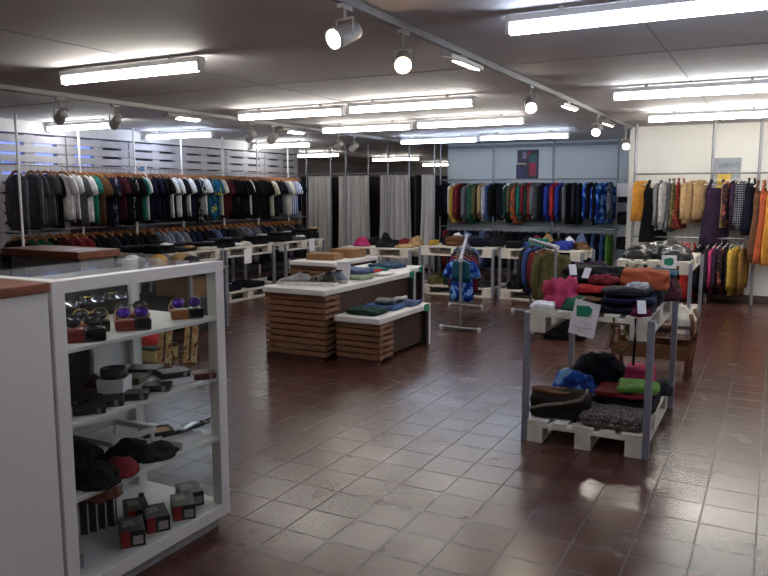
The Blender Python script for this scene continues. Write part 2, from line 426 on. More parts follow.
spot(TRX, 11.35, 2.30, (-1.2, 8.6, 0.8), (255, 244, 230), 'last spot lamp at the far end of the central track')
for i, (px, y, w) in enumerate(((60, 5.15, 'nearest'), (113, 5.85, 'second'), (250, 8.2, 'third'), (268, 8.7, 'fourth'), (337, 10.5, 'fifth'), (350, 11.0, 'farthest'))):
    spot(LTX, y, 2.36, (-9.0, y + 1.2, 1.3), (255, 246, 235), '%s grey spot lamp along the left ceiling track, aimed at the shirts' % w, 1.0, CEIL - 0.06)
flood(LTX, 6.9, 2.49, WARM, 'slim lit flood lamp on the left track, nearer of two', -0.3, CEIL - 0.06)
flood(LTX, 9.2, 2.49, WARM, 'slim lit flood lamp on the left track, farther of two', -0.3, CEIL - 0.06)

# ------------------------------------------------------------------ fitting room curtains
CY = 13.72
fr = thing('fitting_room', 'dark brown fitting room stalls behind the grey curtains', 'fitting room', (-7.7, CY, 0))
DK = mat('fitting_room_board', (44, 36, 36), 0.75)
MB().span((-1.7, 1.1, 0), (1.4, 1.16, 1.95)).build('back_panel', DK, fr)
for x in (-1.7, -0.65, 0.3, 1.1, 1.4): MB().span((x - 0.02, 0.12, 0), (x + 0.02, 1.1, 1.95)).build('side_panel', DK, fr)
crl = thing('curtain_rail', 'steel curtain rail and floor-to-ceiling poles of the fitting rooms', 'curtain rail', (-7.7, CY, 0))
MB().tube([(-1.65, 0, 1.99), (1.45, 0, 1.99)], 0.014).build('curtain_rod', GREY_METAL, crl)
for i, px in enumerate((307, 331, 346, 368.5, 388, 409, 434)):
    x = at_y(px, 220, CY - 0.05).x + 7.7
    MB().tube([(x, -0.05, 0), (x, -0.05, CEIL)], 0.018).build('pole', GREY_METAL, crl)
CURT = mat('grey_curtain_cloth', (176, 170, 166), 0.9, var=0.04, scale=3)
def curtain(x0, x1, xb0, xb1, folds, seed, label):
    rnd = random.Random(seed); n = 90; rows = 14; t = 0.006
    rings = []
    ph = rnd.random() * 6
    for r in range(rows + 1):
        f = r / rows; z = 1.955 - f * 1.9
        a = x0 + (xb0 - x0) * f ** 1.4; b = x1 + (xb1 - x1) * f ** 1.4
        fr_, bk = [], []
        for k in range(n + 1):
            u = k / n
            amp = 0.026 + 0.03 * f
            y = amp * math.sin(u * folds * 2 * math.pi + ph + 0.5 * math.sin(u * 7 + seed + f)) + 0.008 * math.sin(u * folds * 3.1 * math.pi + seed)
            x = a + (b - a) * u + 0.01 * math.sin(u * 20 + f * 3)
            fr_.append((x, y - t, z)); bk.append((x, y + t, z))
        rings.append(fr_ + bk[::-1])
    cx = (x0 + x1) / 2
    t_ = thing('curtain', label, 'curtain', (cx, CY, 0.05), 0, 'fitting room curtains')
    b = MB().loft([[(p[0] - cx, p[1], p[2] - 0.05) for p in r] for r in rings])
    b.build('cloth', CURT, t_, smooth=True)
    m = max(3, int((x1 - x0) / 0.12))
    for k in range(m):
        x = x0 - cx + (x1 - x0) * (k + 0.5) / m
        rg = MB()
        pts = [(x, 0.026 * math.cos(a * math.pi / 6), 1.93 + 0.026 * math.sin(a * math.pi / 6)) for a in range(13)]
        rg.tube(pts, 0.004, 6, cap=False).build('ring', DARK_METAL, t_)
def cx_at(px): return at_y(px, 220, CY).x
curtain(cx_at(307.5), cx_at(331), cx_at(307.5), cx_at(331), 5, 1, 'grey curtain farthest left, next to the wall of shirts')
curtain(cx_at(339), cx_at(369), cx_at(338), cx_at(372), 6, 2, 'pale grey curtain second from left, wider at its hem')
curtain(cx_at(379.5), cx_at(409), cx_at(377), cx_at(412), 6, 3, 'grey curtain third from left, hem reaching the floor')
curtain(cx_at(421), cx_at(433), cx_at(418), cx_at(434), 3, 4, 'narrow gathered grey curtain farthest right, beside the pale panels')
# ------------------------------------------------------------------ garments
def ring(cx, z, w, t, n, rip, ph, fr, yb=0.0):
    out = []
    for k in range(n):
        a = 2 * math.pi * k / n
        x = w * math.copysign(abs(math.cos(a)) ** 0.8, math.cos(a)); y = t * math.sin(a)
        y += rip * math.sin(fr * x + ph) + 0.4 * rip * math.sin(fr * 2.3 * x + ph * 2)
        out.append((cx + x, y + yb, z))
    return out
def limb(b, pts, hw, ht, n=10, rip=0.004, ph=0.0):
    """a sleeve or trouser leg lofted along a path in the garment's plane"""
    pts = [Vector(p) for p in pts]; rings = []
    for i, p in enumerate(pts):
        d = (pts[min(i+1, len(pts)-1)] - pts[max(i-1, 0)]).normalized()
        u = Vector((d.z, 0, -d.x))
        rings.append([p + u * (hw[i] * math.cos(2*math.pi*k/n)) + Vector((0, 1, 0)) * (ht[i] * math.sin(2*math.pi*k/n) + rip * math.sin(i * 2.1 + ph + k)) for k in range(n)])
    b.loft(rings)
def garment_mesh(kind, seed=0):
    rnd = random.Random(kind + str(seed)); ph = rnd.random() * 6; b = MB(); n = 26
    if kind in ('tee', 'jacket', 'shirt'):
        J = kind != 'tee'
        L = {'tee': 0.80, 'jacket': 0.80, 'shirt': 0.86}[kind] + rnd.uniform(-0.03, 0.03)
        T = {'tee': 0.024, 'jacket': 0.042, 'shirt': 0.026}[kind]
        prof = [(-0.088, 0.06, T * .6), (-0.105, 0.105, T * .8), (-0.135, 0.175, T), (-0.165, 0.215, T), (-0.25, 0.225, T), (-0.36, 0.23, T * 1.05), (-0.5, 0.23, T * 1.1), (-0.65, 0.235, T * 1.1), (-L, 0.24, T * 1.1)]
        b.loft([ring(0, z, w, t, n, 0.012 * min(1, (-z) / 0.5), ph + z * 1.5, 17) for z, w, t in prof])
        for s in (-1, 1):
            if not J:
                limb(b, [(s*.17, 0, -.15), (s*.235, 0, -.2), (s*.285, 0, -.29), (s*.31, 0, -.375)], [.06, .082, .088, .092], [T, T, T, T * .9], ph=ph)
            else:
                o = rnd.uniform(-.015, .015)
                limb(b, [(s*.17, 0, -.15), (s*.235, 0, -.2), (s*.262+o, -.01, -.34), (s*.268+o, -.015, -.5), (s*.262+o, -.01, -.64), (s*.258+o, 0, -L*.9)], [.055, .078, .072, .066, .058, .05], [T, T * 1.1, T * 1.15, T * 1.1, T, T * .9], ph=ph)
        if kind == 'jacket':
            b.loft([ring(0, -0.07, 0.055, T * .9, n, 0, 0, 1), ring(0, -0.1, 0.085, T * 1.15, n, 0, 0, 1), ring(0, -0.13, 0.1, T * 1.1, n, 0, 0, 1)])
    elif kind == 'dress':
        L = 0.98 + rnd.uniform(-.03, .03); T = 0.03
        prof = [(-.2, .14, T * .8), (-.28, .165, T), (-.42, .15, T), (-.52, .165, T), (-.7, .19, T * 1.1), (-.85, .205, T * 1.1), (-L, .215, T * 1.1)]
        b.loft([ring(0, z, w, t, n, 0.016 * min(1, -z), ph, 22) for z, w, t in prof])
        for s in (-1, 1):
            limb(b, [(s*.075, 0, -.085), (s*.1, 0, -.15), (s*.115, 0, -.23)], [.022, .026, .034], [.012, .014, T * .7])
    elif kind == 'top':
        L = 0.7; T = 0.024
        prof = [(-.1, .1, T * .7), (-.13, .17, T), (-.2, .19, T), (-.35, .19, T), (-.5, .2, T), (-L, .215, T)]
        b.loft([ring(0, z, w, t, n, 0.014 * min(1, -z * 1.5), ph, 20) for z, w, t in prof])
    elif kind == 'trousers':
        T = 0.032
        b.loft([ring(0, z, w, t, n, 0.004, ph, 12) for z, w, t in [(-.1, .19, T), (-.16, .2, T), (-.3, .215, T * 1.1), (-.36, .215, T)]])
        for s in (-1, 1):
            limb(b, [(s*.105, 0, -.3), (s*.11, 0, -.5), (s*.112, 0, -.75), (s*.115, 0, -1.02)], [.105, .095, .085, .08], [T * 1.1, T, T, T * .9], n=14)
    elif kind == 'folded_trousers':
        T = 0.02
        b.loft([ring(0, z, w, t, n, 0.006, ph, 14) for z, w, t in [(-.075, .15, T * 1.3), (-.1, .17, T * 1.6), (-.3, .175, T * 1.6), (-.5, .172, T * 1.5), (-.68, .175, T * 1.5)]])
    if kind in ('tee', 'shirt'): bmesh.ops.translate(b.bm, vec=(0, 0, -0.035), verts=b.bm.verts[:])
    return b.mesh(kind, smooth=True)
_GM = {}
def gmesh(kind, seed):
    k = (kind, seed)
    if k not in _GM: _GM[k] = garment_mesh(kind, seed)
    return _GM[k]
def hanger_mesh(style):
    b = MB()
    b.tube([(0, 0, -.075), (0, 0, -.036), (.016, 0, -.022), (.0255, 0, 0), (.018, 0, .018), (0, 0, .0255), (-.018, 0, .018), (-.0255, 0, .003)], 0.0025, 6)
    if style == 'wood':
        for s in (-1, 1):
            limb(b, [(0, 0, -.09), (s*.08, 0, -.1), (s*.15, 0, -.13), (s*.2, 0, -.165)], [.022, .022, .02, .014], [.009, .009, .01, .012], n=8, rip=0)
    else:
        b.tube([(-.19, 0, -.155), (0, 0, -.075), (.19, 0, -.155), (-.19, 0, -.155)], 0.005, 6)
    return b.mesh('hanger', smooth=True)
HM = {'wood': hanger_mesh('wood'), 'wire': hanger_mesh('wire')}
NAMES = {'tee': 't_shirt', 'jacket': 'jacket', 'shirt': 'long_sleeved_shirt', 'dress': 'dress', 'top': 'sleeveless_blouse', 'trousers': 'trousers', 'folded_trousers': 'trousers'}
CATS = {'tee': 'T-shirt', 'jacket': 'jacket', 'shirt': 'shirt', 'dress': 'dress', 'top': 'blouse', 'trousers': 'trousers', 'folded_trousers': 'trousers'}
WORDS = {'tee': 't-shirt', 'jacket': 'jacket', 'shirt': 'long-sleeved shirt', 'dress': 'dress', 'top': 'sleeveless blouse', 'trousers': 'trousers', 'folded_trousers': 'folded trousers'}
def garment(kind, m, loc, rz, label, group, hanger='wood', hm=None, seed=0, sc=(1, 1, 1), prt=None):
    o = put(NAMES[kind], gmesh(kind, seed), m, None, loc, (0, 0, rz))
    o.scale = sc
    tag(o, label, CATS[kind], group)
    put('hanger', HM[hanger], hm or HANGER_WOOD, o)
    if prt is not None:
        w, h, z, pm = prt
        q = MB().box((0.01, -0.038, z), (w, 0.004, h), bev=0.0015)
        q.build('chest_print', pm, o)
    return o
C = {'black': (20, 20, 24), 'dark grey': (80, 80, 90), 'charcoal': (40, 40, 46), 'grey': (104, 104, 110), 'light grey': (160, 160, 164), 'white': (222, 222, 226), 'cream': (206, 200, 180),
     'teal green': (18, 118, 104), 'brown': (98, 62, 38), 'navy': (22, 26, 56), 'dark navy': (16, 18, 36), 'maroon': (72, 22, 34), 'red': (190, 34, 34), 'dark red': (120, 26, 36), 'teal': (20, 86, 110),
     'blue': (44, 74, 150), 'royal blue': (34, 52, 160), 'pale blue': (130, 150, 190), 'green': (30, 92, 62), 'dark green': (24, 56, 48), 'olive': (92, 86, 48), 'tan': (168, 130, 84), 'beige': (178, 140, 92), 'orange': (206, 132, 36),
     'wine red': (104, 22, 56), 'rust': (176, 74, 40), 'mustard': (124, 84, 32), 'yellow': (190, 146, 44), 'magenta': (176, 36, 96), 'dark purple': (46, 28, 52), 'bright green': (92, 146, 54), 'slate blue': (76, 96, 140), 'grey blue': (108, 116, 138), 'pink': (178, 42, 84), 'denim blue': (54, 84, 140)}
PATS = {
 'black and white printed': pattern('print_black_white', [(18, 18, 22), (18, 18, 22), (190, 190, 196), (30, 30, 36)], 'spots', 16),
 'navy patterned': pattern('print_navy', [(20, 22, 44), (60, 62, 88), (120, 118, 134)], 'spots', 13),
 'teal and yellow printed': pattern('print_teal_yellow', [(22, 70, 120), (24, 100, 130), (24, 86, 122), (200, 184, 60)], 'spots', 9),
 'blue and white striped': pattern('stripe_blue_white', [(210, 214, 224), (60, 86, 150)], 'vstripes', 9),
 'dark checked': pattern('check_dark', [(24, 24, 34), (48, 52, 70), (150, 154, 160)], 'checks', 9),
 'red floral': pattern('floral_red', [(130, 40, 40), (150, 90, 60), (70, 30, 34)], 'spots', 18),
 'olive floral': pattern('floral_olive', [(104, 94, 54), (62, 64, 42), (140, 126, 88)], 'spots', 18),
 'dark floral': pattern('floral_dark', [(34, 26, 34), (50, 34, 36), (130, 70, 60)], 'spots', 16),
 'blue tie-dyed': pattern('dye_blue', [(24, 44, 120), (40, 90, 190), (120, 170, 220)], 'spots', 9),
 'grey tweed': pattern('tweed_grey', [(58, 52, 52), (96, 88, 84), (40, 36, 38), (130, 122, 116)], 'spots', 60),
 'orange printed': pattern('print_orange', [(176, 84, 40), (120, 60, 60), (60, 90, 70)], 'spots', 14),
 'grey camouflage': pattern('camo_grey', [(60, 58, 52), (110, 104, 92), (38, 38, 38)], 'spots', 12),
}
def cloth(c): return PATS[c] if c in PATS else fabric(C[c])
GJ = random.Random(11)

# ---- left wall: clothes rails on uprights
RX, RZ1, RZ2 = -9.0, 1.97, 1.08
rk = thing('wall_clothes_rail', 'two-tier white clothes rail along the left wall', 'clothes rail', (RX, 6.2, 0))
MB().tube([(0, -0.3, RZ1), (0, 7.35, RZ1)], 0.0125).build('upper_rail', GREY_METAL, rk)
MB().tube([(0, -0.6, RZ2), (0, 7.35, RZ2)], 0.0125).build('lower_rail', GREY_METAL, rk)
for px in (19, 80.5, 135, 182, 223, 257.5, 288):
    y = at_x(px, 176, RX).y - 6.2
    dx = 0.3 if px == 19 else 0.0
    if px == 19: y = at_x(px, 176, RX + dx).y - 6.2
    p = MB().tube([(dx, y, 0), (dx, y, CEIL)], 0.017)
    p.build('upright', WHITE_METAL, rk)
    for z in (RZ1, RZ2): MB().tube([(dx, y, z), (-0.3, y, z)], 0.009, 6).build('bracket', WHITE_METAL, rk)
LT = [(12,'dark grey','shirt'),(27,'dark grey','shirt'),(34,'dark grey','tee'),(41,'dark grey','tee'),(47,'charcoal','tee'),(51,'black','tee'),(58,'white','tee'),(63.5,'light grey','tee'),(69,'white','tee'),(74,'dark grey','tee'),(79,'white','tee'),
 (84,'teal green','tee'),(89.5,'brown','tee'),(94,'black','tee'),(98,'dark navy','tee'),(103,'navy patterned','tee'),(108,'dark navy','tee'),(112,'maroon','tee'),(116,'black','tee'),(120,'black','tee'),(124,'black and white printed','tee'),(128,'black','tee'),(133,'teal green','tee'),(137,'white','tee'),
 (142.5,'navy','tee'),(147,'navy','tee'),(151,'dark navy','tee'),(155.5,'black','tee'),(160.5,'white','tee'),(165,'black','tee'),(169,'white','tee'),(173,'black','tee'),(177.5,'white','tee'),(182,'navy','tee'),(186,'black','tee'),(190,'black and white printed','tee'),(194.5,'white','tee'),
 (199,'teal','tee'),(203,'teal and yellow printed','tee'),(207,'teal','tee'),(211,'cream','tee'),(215,'maroon','tee'),(219,'maroon','tee'),(223.5,'black','tee'),(228,'black','tee'),(232,'black','tee'),(236,'black','tee'),(240.5,'white','tee'),(245,'black','tee'),(249,'black','tee'),(253,'black','tee'),(257,'black','tee'),
 (261,'cream','tee'),(265,'black','tee'),(268.5,'dark navy','tee'),(272,'grey','tee'),(275.5,'light grey','tee'),(279,'cream','tee'),(282.5,'blue and white striped','tee'),(286,'blue and white striped','tee'),(289.5,'dark navy','tee')]
WHITE_PRINT = pattern('white_chest_print', [(210, 210, 212), (24, 24, 28), (210, 210, 212)], 'spots', 30)
GREY_PRINT = pattern('grey_chest_print', [(110, 110, 116), (190, 190, 190)], 'spots', 40)
prev = None
for i, (px, c, k) in enumerate(LT):
    y = at_x(px + 4, 176, RX).y
    if prev is not None and y - prev < 0.062: y = prev + 0.062
    prev = y
    lab = '%s %s on left wall upper rail, %s from the near end' % (c, WORDS[k], nth(i + 1))
    pr_ = None
    if i in (13, 14, 18, 19, 21, 24, 25, 27, 34, 43, 45, 49): pr_ = (0.2, 0.13, -0.42 + GJ.uniform(-.05, .05), WHITE_PRINT)
    if i in (6, 8): pr_ = (0.12, 0.1, -0.36, GREY_PRINT)
    garment(k, cloth(c), (RX, y, RZ1), math.radians(GJ.uniform(-14, 6) - 7), lab, 'garments on the left wall upper rail', seed=i % 4, sc=(GJ.uniform(.9, 1.06), 0.85, GJ.uniform(.92, 1.06)), prt=pr_)
LL = ['black','green','green','black','maroon','dark red','dark red','black','black','charcoal','dark navy','black','black','black','charcoal','grey blue','grey blue','grey blue','grey','navy','navy','black','dark navy','slate blue','navy','black','charcoal','dark grey','grey blue','dark grey','grey','navy','dark navy','dark grey','black','charcoal','black','dark grey','black','charcoal']
for i, c in enumerate(LL):
    y = 6.45 + i * 0.165
    garment('tee', cloth(c), (RX, y, RZ2), math.radians(GJ.uniform(-12, 4)), '%s t-shirt on left wall lower rail, %s from the near end' % (c, nth(i + 1)), 'garments on the left wall lower rail', seed=i % 4, sc=(GJ.uniform(.92, 1.04), 0.95, GJ.uniform(.95, 1.03)))

# ---- middle back wall: jackets
MY, MZ1, MZ2 = 14.18, 1.85, 0.9
def mx(px): return at_y(px, 190, MY).x
rk = thing('wall_clothes_rail', 'two-tier steel clothes rail of jackets before the pale back panels', 'clothes rail', (mx(440), MY, 0))
w = mx(617) - mx(440)
for nm, z in (('upper_rail', MZ1), ('lower_rail', MZ2)): MB().tube([(0, 0, z), (w, 0, z)], 0.0125).build(nm, GREY_METAL, rk)
for px in (440, 493, 553, 617):
    x = mx(px) - mx(440)
    MB().tube([(x, 0.02, 0), (x, 0.02, CEIL)], 0.02).build('upright', GREY_METAL, rk)
    for z in (MZ1, MZ2): MB().tube([(x, 0.02, z), (x, 0.4, z)], 0.009, 6).build('bracket', GREY_METAL, rk)
MJ = [(445,'black'),(449.5,'black'),(453.5,'white'),(457.5,'yellow'),(461,'dark red'),(465,'black'),(469,'grey'),(474.5,'green'),(479,'olive'),(483,'tan'),(487,'light grey'),(491,'denim blue'),(496,'black'),(500.5,'black'),(505,'dark navy'),(508.5,'white'),(512.5,'dark green'),(516,'olive'),(520,'orange printed'),(524,'teal green'),(527.5,'dark red'),(531,'red'),(534.5,'dark green'),(538.5,'grey'),(543,'black'),(547.5,'dark navy'),(552,'royal blue'),(556.5,'red'),(561.5,'royal blue'),(566,'grey'),(570.5,'black'),(575,'charcoal'),(580,'dark navy'),(586,'blue tie-dyed'),(591,'black'),(596,'dark navy'),(601,'blue tie-dyed'),(606,'blue tie-dyed'),(610.5,'dark checked')]
for i, (px, c) in enumerate(MJ):
    garment('jacket', cloth(c), (mx(px), MY, MZ1), math.radians(90 + GJ.uniform(-30, 8)), '%s jacket on back upper rail, %s from the left' % (c, nth(i + 1)), 'jackets on the back upper rail', 'wire', HANGER_WHITE, i % 4, (GJ.uniform(.84, 1.04), 0.86, GJ.uniform(.9, 1.08)))
ML = [(448,'dark red'),(454,'navy'),(460,'black'),(466,'dark navy'),(472,'navy'),(478,'black'),(486,'slate blue'),(492,'navy'),(500,'black'),(508,'charcoal'),(516,'black'),(524,'dark navy'),(532,'black'),(540,'navy'),(548,'black'),(556,'dark navy'),(564,'black'),(572,'charcoal'),(578,'navy'),(584,'denim blue'),(590,'navy'),(596,'denim blue'),(601,'dark navy'),(606,'denim blue'),(611.5,'bright green')]
for i, (px, c) in enumerate(ML):
    garment('trousers', cloth(c), (mx(px), MY, MZ2), math.radians(90 + GJ.uniform(-20, 5)), '%s trousers on back lower rail, %s from the left' % (c, nth(i + 1)), 'trousers on the back lower rail', 'wire', HANGER_WHITE, i % 2, (1, 1.1, 0.8))

# ---- white right back wall: dresses
DY, DZ1, DZ2 = 11.62, 1.87, 0.94
def dx(px): return at_y(px, 190, DY).x
x0 = dx(634)
rk = thing('wall_clothes_rail', 'two-tier grey clothes rail of dresses before the white right wall', 'clothes rail', (x0, DY, 0))
for nm, z in (('upper_rail', DZ1), ('lower_rail', DZ2)): MB().tube([(0, 0, z), (2.6, 0, z)], 0.013).build(nm, GREY_METAL, rk)
for px in (634, 711, 758):
    x = dx(px) - x0
    MB().tube([(x, 0.03, 0), (x, 0.03, CEIL)], 0.022).build('upright', GREY_METAL, rk)
    for z in (DZ1, DZ2): MB().tube([(x, 0.03, z), (x, 0.43, z)], 0.009, 6).build('bracket', GREY_METAL, rk)
RD = [(642,'orange','top',50,1.0),(655,'black','dress',12,1.03),(662,'grey','shirt',75,.95),(666.5,'light grey','shirt',78,.92),(671,'dark grey','dress',80,.86),(676,'olive floral','dress',76,.82),(681,'red floral','dress',72,.8),(693,'beige','shirt',62,.82),(700.5,'beige','top',64,.95),(717,'dark purple','dress',14,1.04),(728,'beige','top',66,1.1),(735,'dark floral','shirt',62,.86),(739.5,'dark purple','shirt',70,.9),(745,'dark checked','shirt',55,.92),(751.5,'dark navy','dress',66,.88),(761,'brown','dress',60,1.25),(767,'rust','dress',60,1.28),(774,'orange','dress',60,1.3),(781,'dark green','dress',66,1.1)]
for i, (px, c, k, rz, sz) in enumerate(RD):
    garment(k, cloth(c), (dx(px), DY, DZ1), math.radians(rz), '%s %s on right back wall upper rail, %s from the left' % (c, WORDS[k], nth(i + 1)), 'garments on the right back upper rail', 'wire', HANGER_WHITE, i % 3, (0.95, 1.0, sz))
RL = [(652,'charcoal','top'),(662,'black','shirt'),(672,'dark navy','shirt'),(682,'mustard','top'),(688,'red','dress'),(695,'red','dress'),(705,'black','shirt'),(713,'charcoal','shirt'),(720,'magenta','shirt'),(725,'dark purple','shirt'),(731,'dark floral','shirt'),(736,'black','shirt'),(741,'yellow','shirt'),(747,'mustard','shirt')]
for i, (px, c, k) in enumerate(RL):
    garment(k, cloth(c), (dx(px), DY, DZ2), math.radians(74 + GJ.uniform(-8, 10)), '%s %s on right back wall lower rail, %s from the left' % (c, WORDS[k], nth(i + 1)), 'garments on the right back lower rail', 'wire', HANGER_WHITE, i % 3, (0.9, 1.0, 0.9))
for i, px in enumerate((640, 646)):
    t = tag(put('empty_hanger', HM['wire'], HANGER_WHITE, None, (dx(px), DY, DZ2), (0, 0, math.radians(25 + 20 * i))), 'empty white hanger at left end of right back lower rail, %s one' % ('outer' if i == 0 else 'inner'), 'hanger', 'empty hangers on the right back lower rail')
# dark bags hung in the narrow gap left of the white wall
for i, (px, py, z) in enumerate(((623, 196, 1.5), (623, 218, 1.12), (622, 243, 0.74))):
    p = at_y(px, py, 14.3)
    t = thing('hanging_bag', 'black bag hung between jackets and white wall, %s of three' % ('top', 'middle', 'bottom')[i], 'bag', (p.x, 14.3, p.z), 0, 'black bags hung by the wall corner')
    b = MB().box((0, 0, 0), (0.2, 0.1, 0.24), bev=0.03); b.build('body', fabric((26, 25, 28)), t)
    MB().box((0, -0.058, -0.03), (0.15, 0.02, 0.12), bev=0.008).build('front_pocket', fabric((36, 34, 38)), t)
    MB().tube([(-.06, 0, .11), (-.05, 0, .22), (0, 0, .29), (.05, 0, .22), (.06, 0, .11)], 0.007).build('handle', HANGER_WHITE, t, (0, 0, 0))
    MB().tube([(0, 0, .29), (0, .28, .29)], 0.006).build('hook', GREY_METAL, t)
# ------------------------------------------------------------------ cloth piles
def rounded(w, d, h, seed, layers=3, wob=0.016):
    """a folded garment: a soft slab with fold edges down its sides"""
    b = MB(); bm = b.bm
    bmesh.ops.create_cube(bm, size=2.0)
    bmesh.ops.subdivide_edges(bm, edges=bm.edges[:], cuts=11, use_grid_fill=True)
    off = Vector((seed * 7.3, seed * 3.1, seed))
    for v in bm.verts:
        p = v.co.copy(); e = 0.32
        q = Vector([math.copysign(abs(c) ** 1.0, c) for c in p])
        L = (abs(q.x) ** 7 + abs(q.y) ** 7 + abs(q.z) ** 3.2) ** (1 / 6)
        m = max(abs(q.x), abs(q.y), abs(q.z))
        if L > 1: q = q / (1 + (L - 1) * 0.75)
        side = max(abs(p.x), abs(p.y)) > 0.95
        x, y, z = q.x * w / 2, q.y * d / 2, (q.z + 1) / 2 * h
        if side:
            g = 1 - 0.05 * abs(math.sin(layers * math.pi * (p.z + 1) / 2 + .3))
            x *= g; y *= g
        nz = noise.noise(Vector((x * 9, y * 9, z * 9)) + off)
        if p.z > 0.3: z += nz * wob * 1.2 + noise.noise(Vector((x * 4, y * 4, 5)) + off) * wob
        if p.z > 0.3: z -= abs(noise.noise(Vector((x * 13 + y * 6, y * 11, 2)) + off)) * wob * 0.9
        x += noise.noise(Vector((y * 8, z * 20, 1)) + off) * wob; y += noise.noise(Vector((x * 8, z * 20, 9)) + off) * wob
        v.co = (x, y, max(z, 0))
    return b.mesh('folded_cloth', smooth=True)
def crumple(w, d, h, seed, rough=1.0):
    b = MB(); bm = b.bm
    bmesh.ops.create_icosphere(bm, subdivisions=4, radius=1.0)
    off = Vector((seed * 5.7, seed * 1.3, seed * 2.2))
    for v in bm.verts:
        p = v.co.normalized()
        r = 1 + rough * (0.3 * noise.noise(p * 1.7 + off) + 0.2 * (0.5 - abs(noise.noise(p * 3.2 + off))) + 0.16 * (0.3 - abs(noise.noise(p * 5.5 + off))))
        x, y, z = p.x * r * w / 2, p.y * r * d / 2, p.z * r
        z = z * h if z > 0 else 0.0
        v.co = (x, y, z)
    return b.mesh('crumpled_cloth', smooth=True)
PS = [0]
def fold(name, c, loc, size, label, group=None, rz=0.0, cat='folded clothes', layers=3):
    PS[0] += 1
    o = put(name, rounded(size[0], size[1], size[2], PS[0], layers), cloth(c) if isinstance(c, str) else c, None, loc, (0, 0, rz))
    return tag(o, label, cat, group)
def heap(name, c, loc, size, label, group=None, rz=0.0, cat='clothes', rough=1.0):
    PS[0] += 1
    o = put(name, crumple(size[0], size[1], size[2], PS[0], rough), cloth(c) if isinstance(c, str) else c, None, loc, (0, 0, rz))
    return tag(o, label, cat, group)

# ------------------------------------------------------------------ pallet shelves
def pallet_parts(parent, x0, x1, y0, y1, z0, along):
    """white euro pallet (boards running along 'along'); blocks and skids are its sub-parts"""
    W, D = x1 - x0, y1 - y0
    deck = MB()
    if along == 'y':
        for k in range(5):
            bw = (0.145 if k % 2 == 0 else 0.1) * W / 0.8
            cxk = x0 + W * (0.09, 0.295, 0.5, 0.705, 0.91)[k]
            deck.box((cxk, (y0 + y1) / 2, z0 + 0.133), (bw, D, 0.022), bev=0.002)
        for y in (y0 + 0.0725, (y0 + y1) / 2, y1 - 0.0725): deck.box(((x0 + x1) / 2, y, z0 + 0.111), (W, 0.145, 0.022), bev=0.002)
    else:
        for k in range(5):
            bw = (0.145 if k % 2 == 0 else 0.1) * D / 0.8
            cyk = y0 + D * (0.09, 0.295, 0.5, 0.705, 0.91)[k]
            deck.box(((x0 + x1) / 2, cyk, z0 + 0.133), (W, bw, 0.022), bev=0.002)
        for x in (x0 + 0.0725, (x0 + x1) / 2, x1 - 0.0725): deck.box((x, (y0 + y1) / 2, z0 + 0.111), (0.145, D, 0.022), bev=0.002)
    dk = deck.build('pallet', PALLET_WHITE, parent)
    sx, sy = (0.1, 0.145) if along == 'y' else (0.145, 0.1)
    for x in (x0 + sx / 2, (x0 + x1) / 2, x1 - sx / 2):
        for y in (y0 + sy / 2, (y0 + y1) / 2, y1 - sy / 2):
            MB().box((x, y, z0 + 0.061), (sx, sy, 0.078), bev=0.003).build('block', PALLET_WHITE, dk)
    for k in range(3):
        if along == 'y':
            x = (x0 + sx / 2, (x0 + x1) / 2, x1 - sx / 2)[k]
            MB().box((x, (y0 + y1) / 2, z0 + 0.011), (sx, D, 0.022), bev=0.002).build('skid', PALLET_WHITE, dk)
        else:
            y = (y0 + sy / 2, (y0 + y1) / 2, y1 - sy / 2)[k]
            MB().box(((x0 + x1) / 2, y, z0 + 0.011), (W, sy, 0.022), bev=0.002).build('skid', PALLET_WHITE, dk)
    return dk
POST = mat('grey_painted_steel', (128, 130, 142), 0.45, metal=0.2, var=0.05)
def pallet_shelf(x0, x1, y0, y1, ztop, along, label, post=0.04, lower=True):
    t = thing('pallet_shelf', label, 'pallet shelf', ((x0 + x1) / 2, (y0 + y1) / 2, 0), 0, 'display shelves made of pallets')
    cx, cy = (x0 + x1) / 2, (y0 + y1) / 2
    pallet_parts(t, x0 - cx, x1 - cx, y0 - cy, y1 - cy, ztop - 0.144, along)
    if lower: pallet_parts(t, x0 - cx, x1 - cx, y0 - cy, y1 - cy, 0, along)
    h = post / 2
    for x in (x0 - h, x1 + h):
        for y in (y0 + h, y1 - h):
            MB().span((x - cx - h, y - cy - h, 0), (x - cx + h, y - cy + h, ztop - 0.02), bev=0.003).build('post', POST, t)
    return t

# near shelf, right of the aisle
NZ = 0.865
pallet_shelf(-1.335, -0.625, 4.5, 5.74, NZ, 'y', 'nearest pallet shelf, heaped with clothes, right of the aisle')
G = 'clothes on the nearest pallet shelf, top'
def P(px, py, z): p = at_z(px, py, z); return (p.x, p.y, z)
def nz(x, y, dz=0.0): return (x, y, NZ + 0.001 + dz)
fold('white_folded_cloth', 'white', nz(-1.28, 4.58), (0.15, 0.13, 0.035), 'small white folded cloth on left front corner of nearest pallet shelf', G)
heap('crumpled_blouse', 'pink', nz(-1.19, 4.78), (0.24, 0.24, 0.13), 'bright pink crumpled top on left of nearest pallet shelf', G, 0.4, 'clothes', 2.2)
heap('crumpled_blouse', 'green', nz(-1.07, 4.66), (0.2, 0.2, 0.075), 'green crumpled top between pink top and white sign', G)
fold('folded_shirt', 'olive', nz(-0.97, 4.66), (0.24, 0.2, 0.05), 'olive green folded top just above the hanging white sign', G)
fold('folded_shirt', 'brown', nz(-0.99, 4.67, 0.056), (0.15, 0.13, 0.022), 'small brown folded top lying on the olive green one', G, 0.2)
fold('folded_trousers', 'dark navy', nz(-0.77, 4.72), (0.32, 0.36, 0.05), 'dark navy folded trousers lowest in front stack of nearest pallet shelf', G)
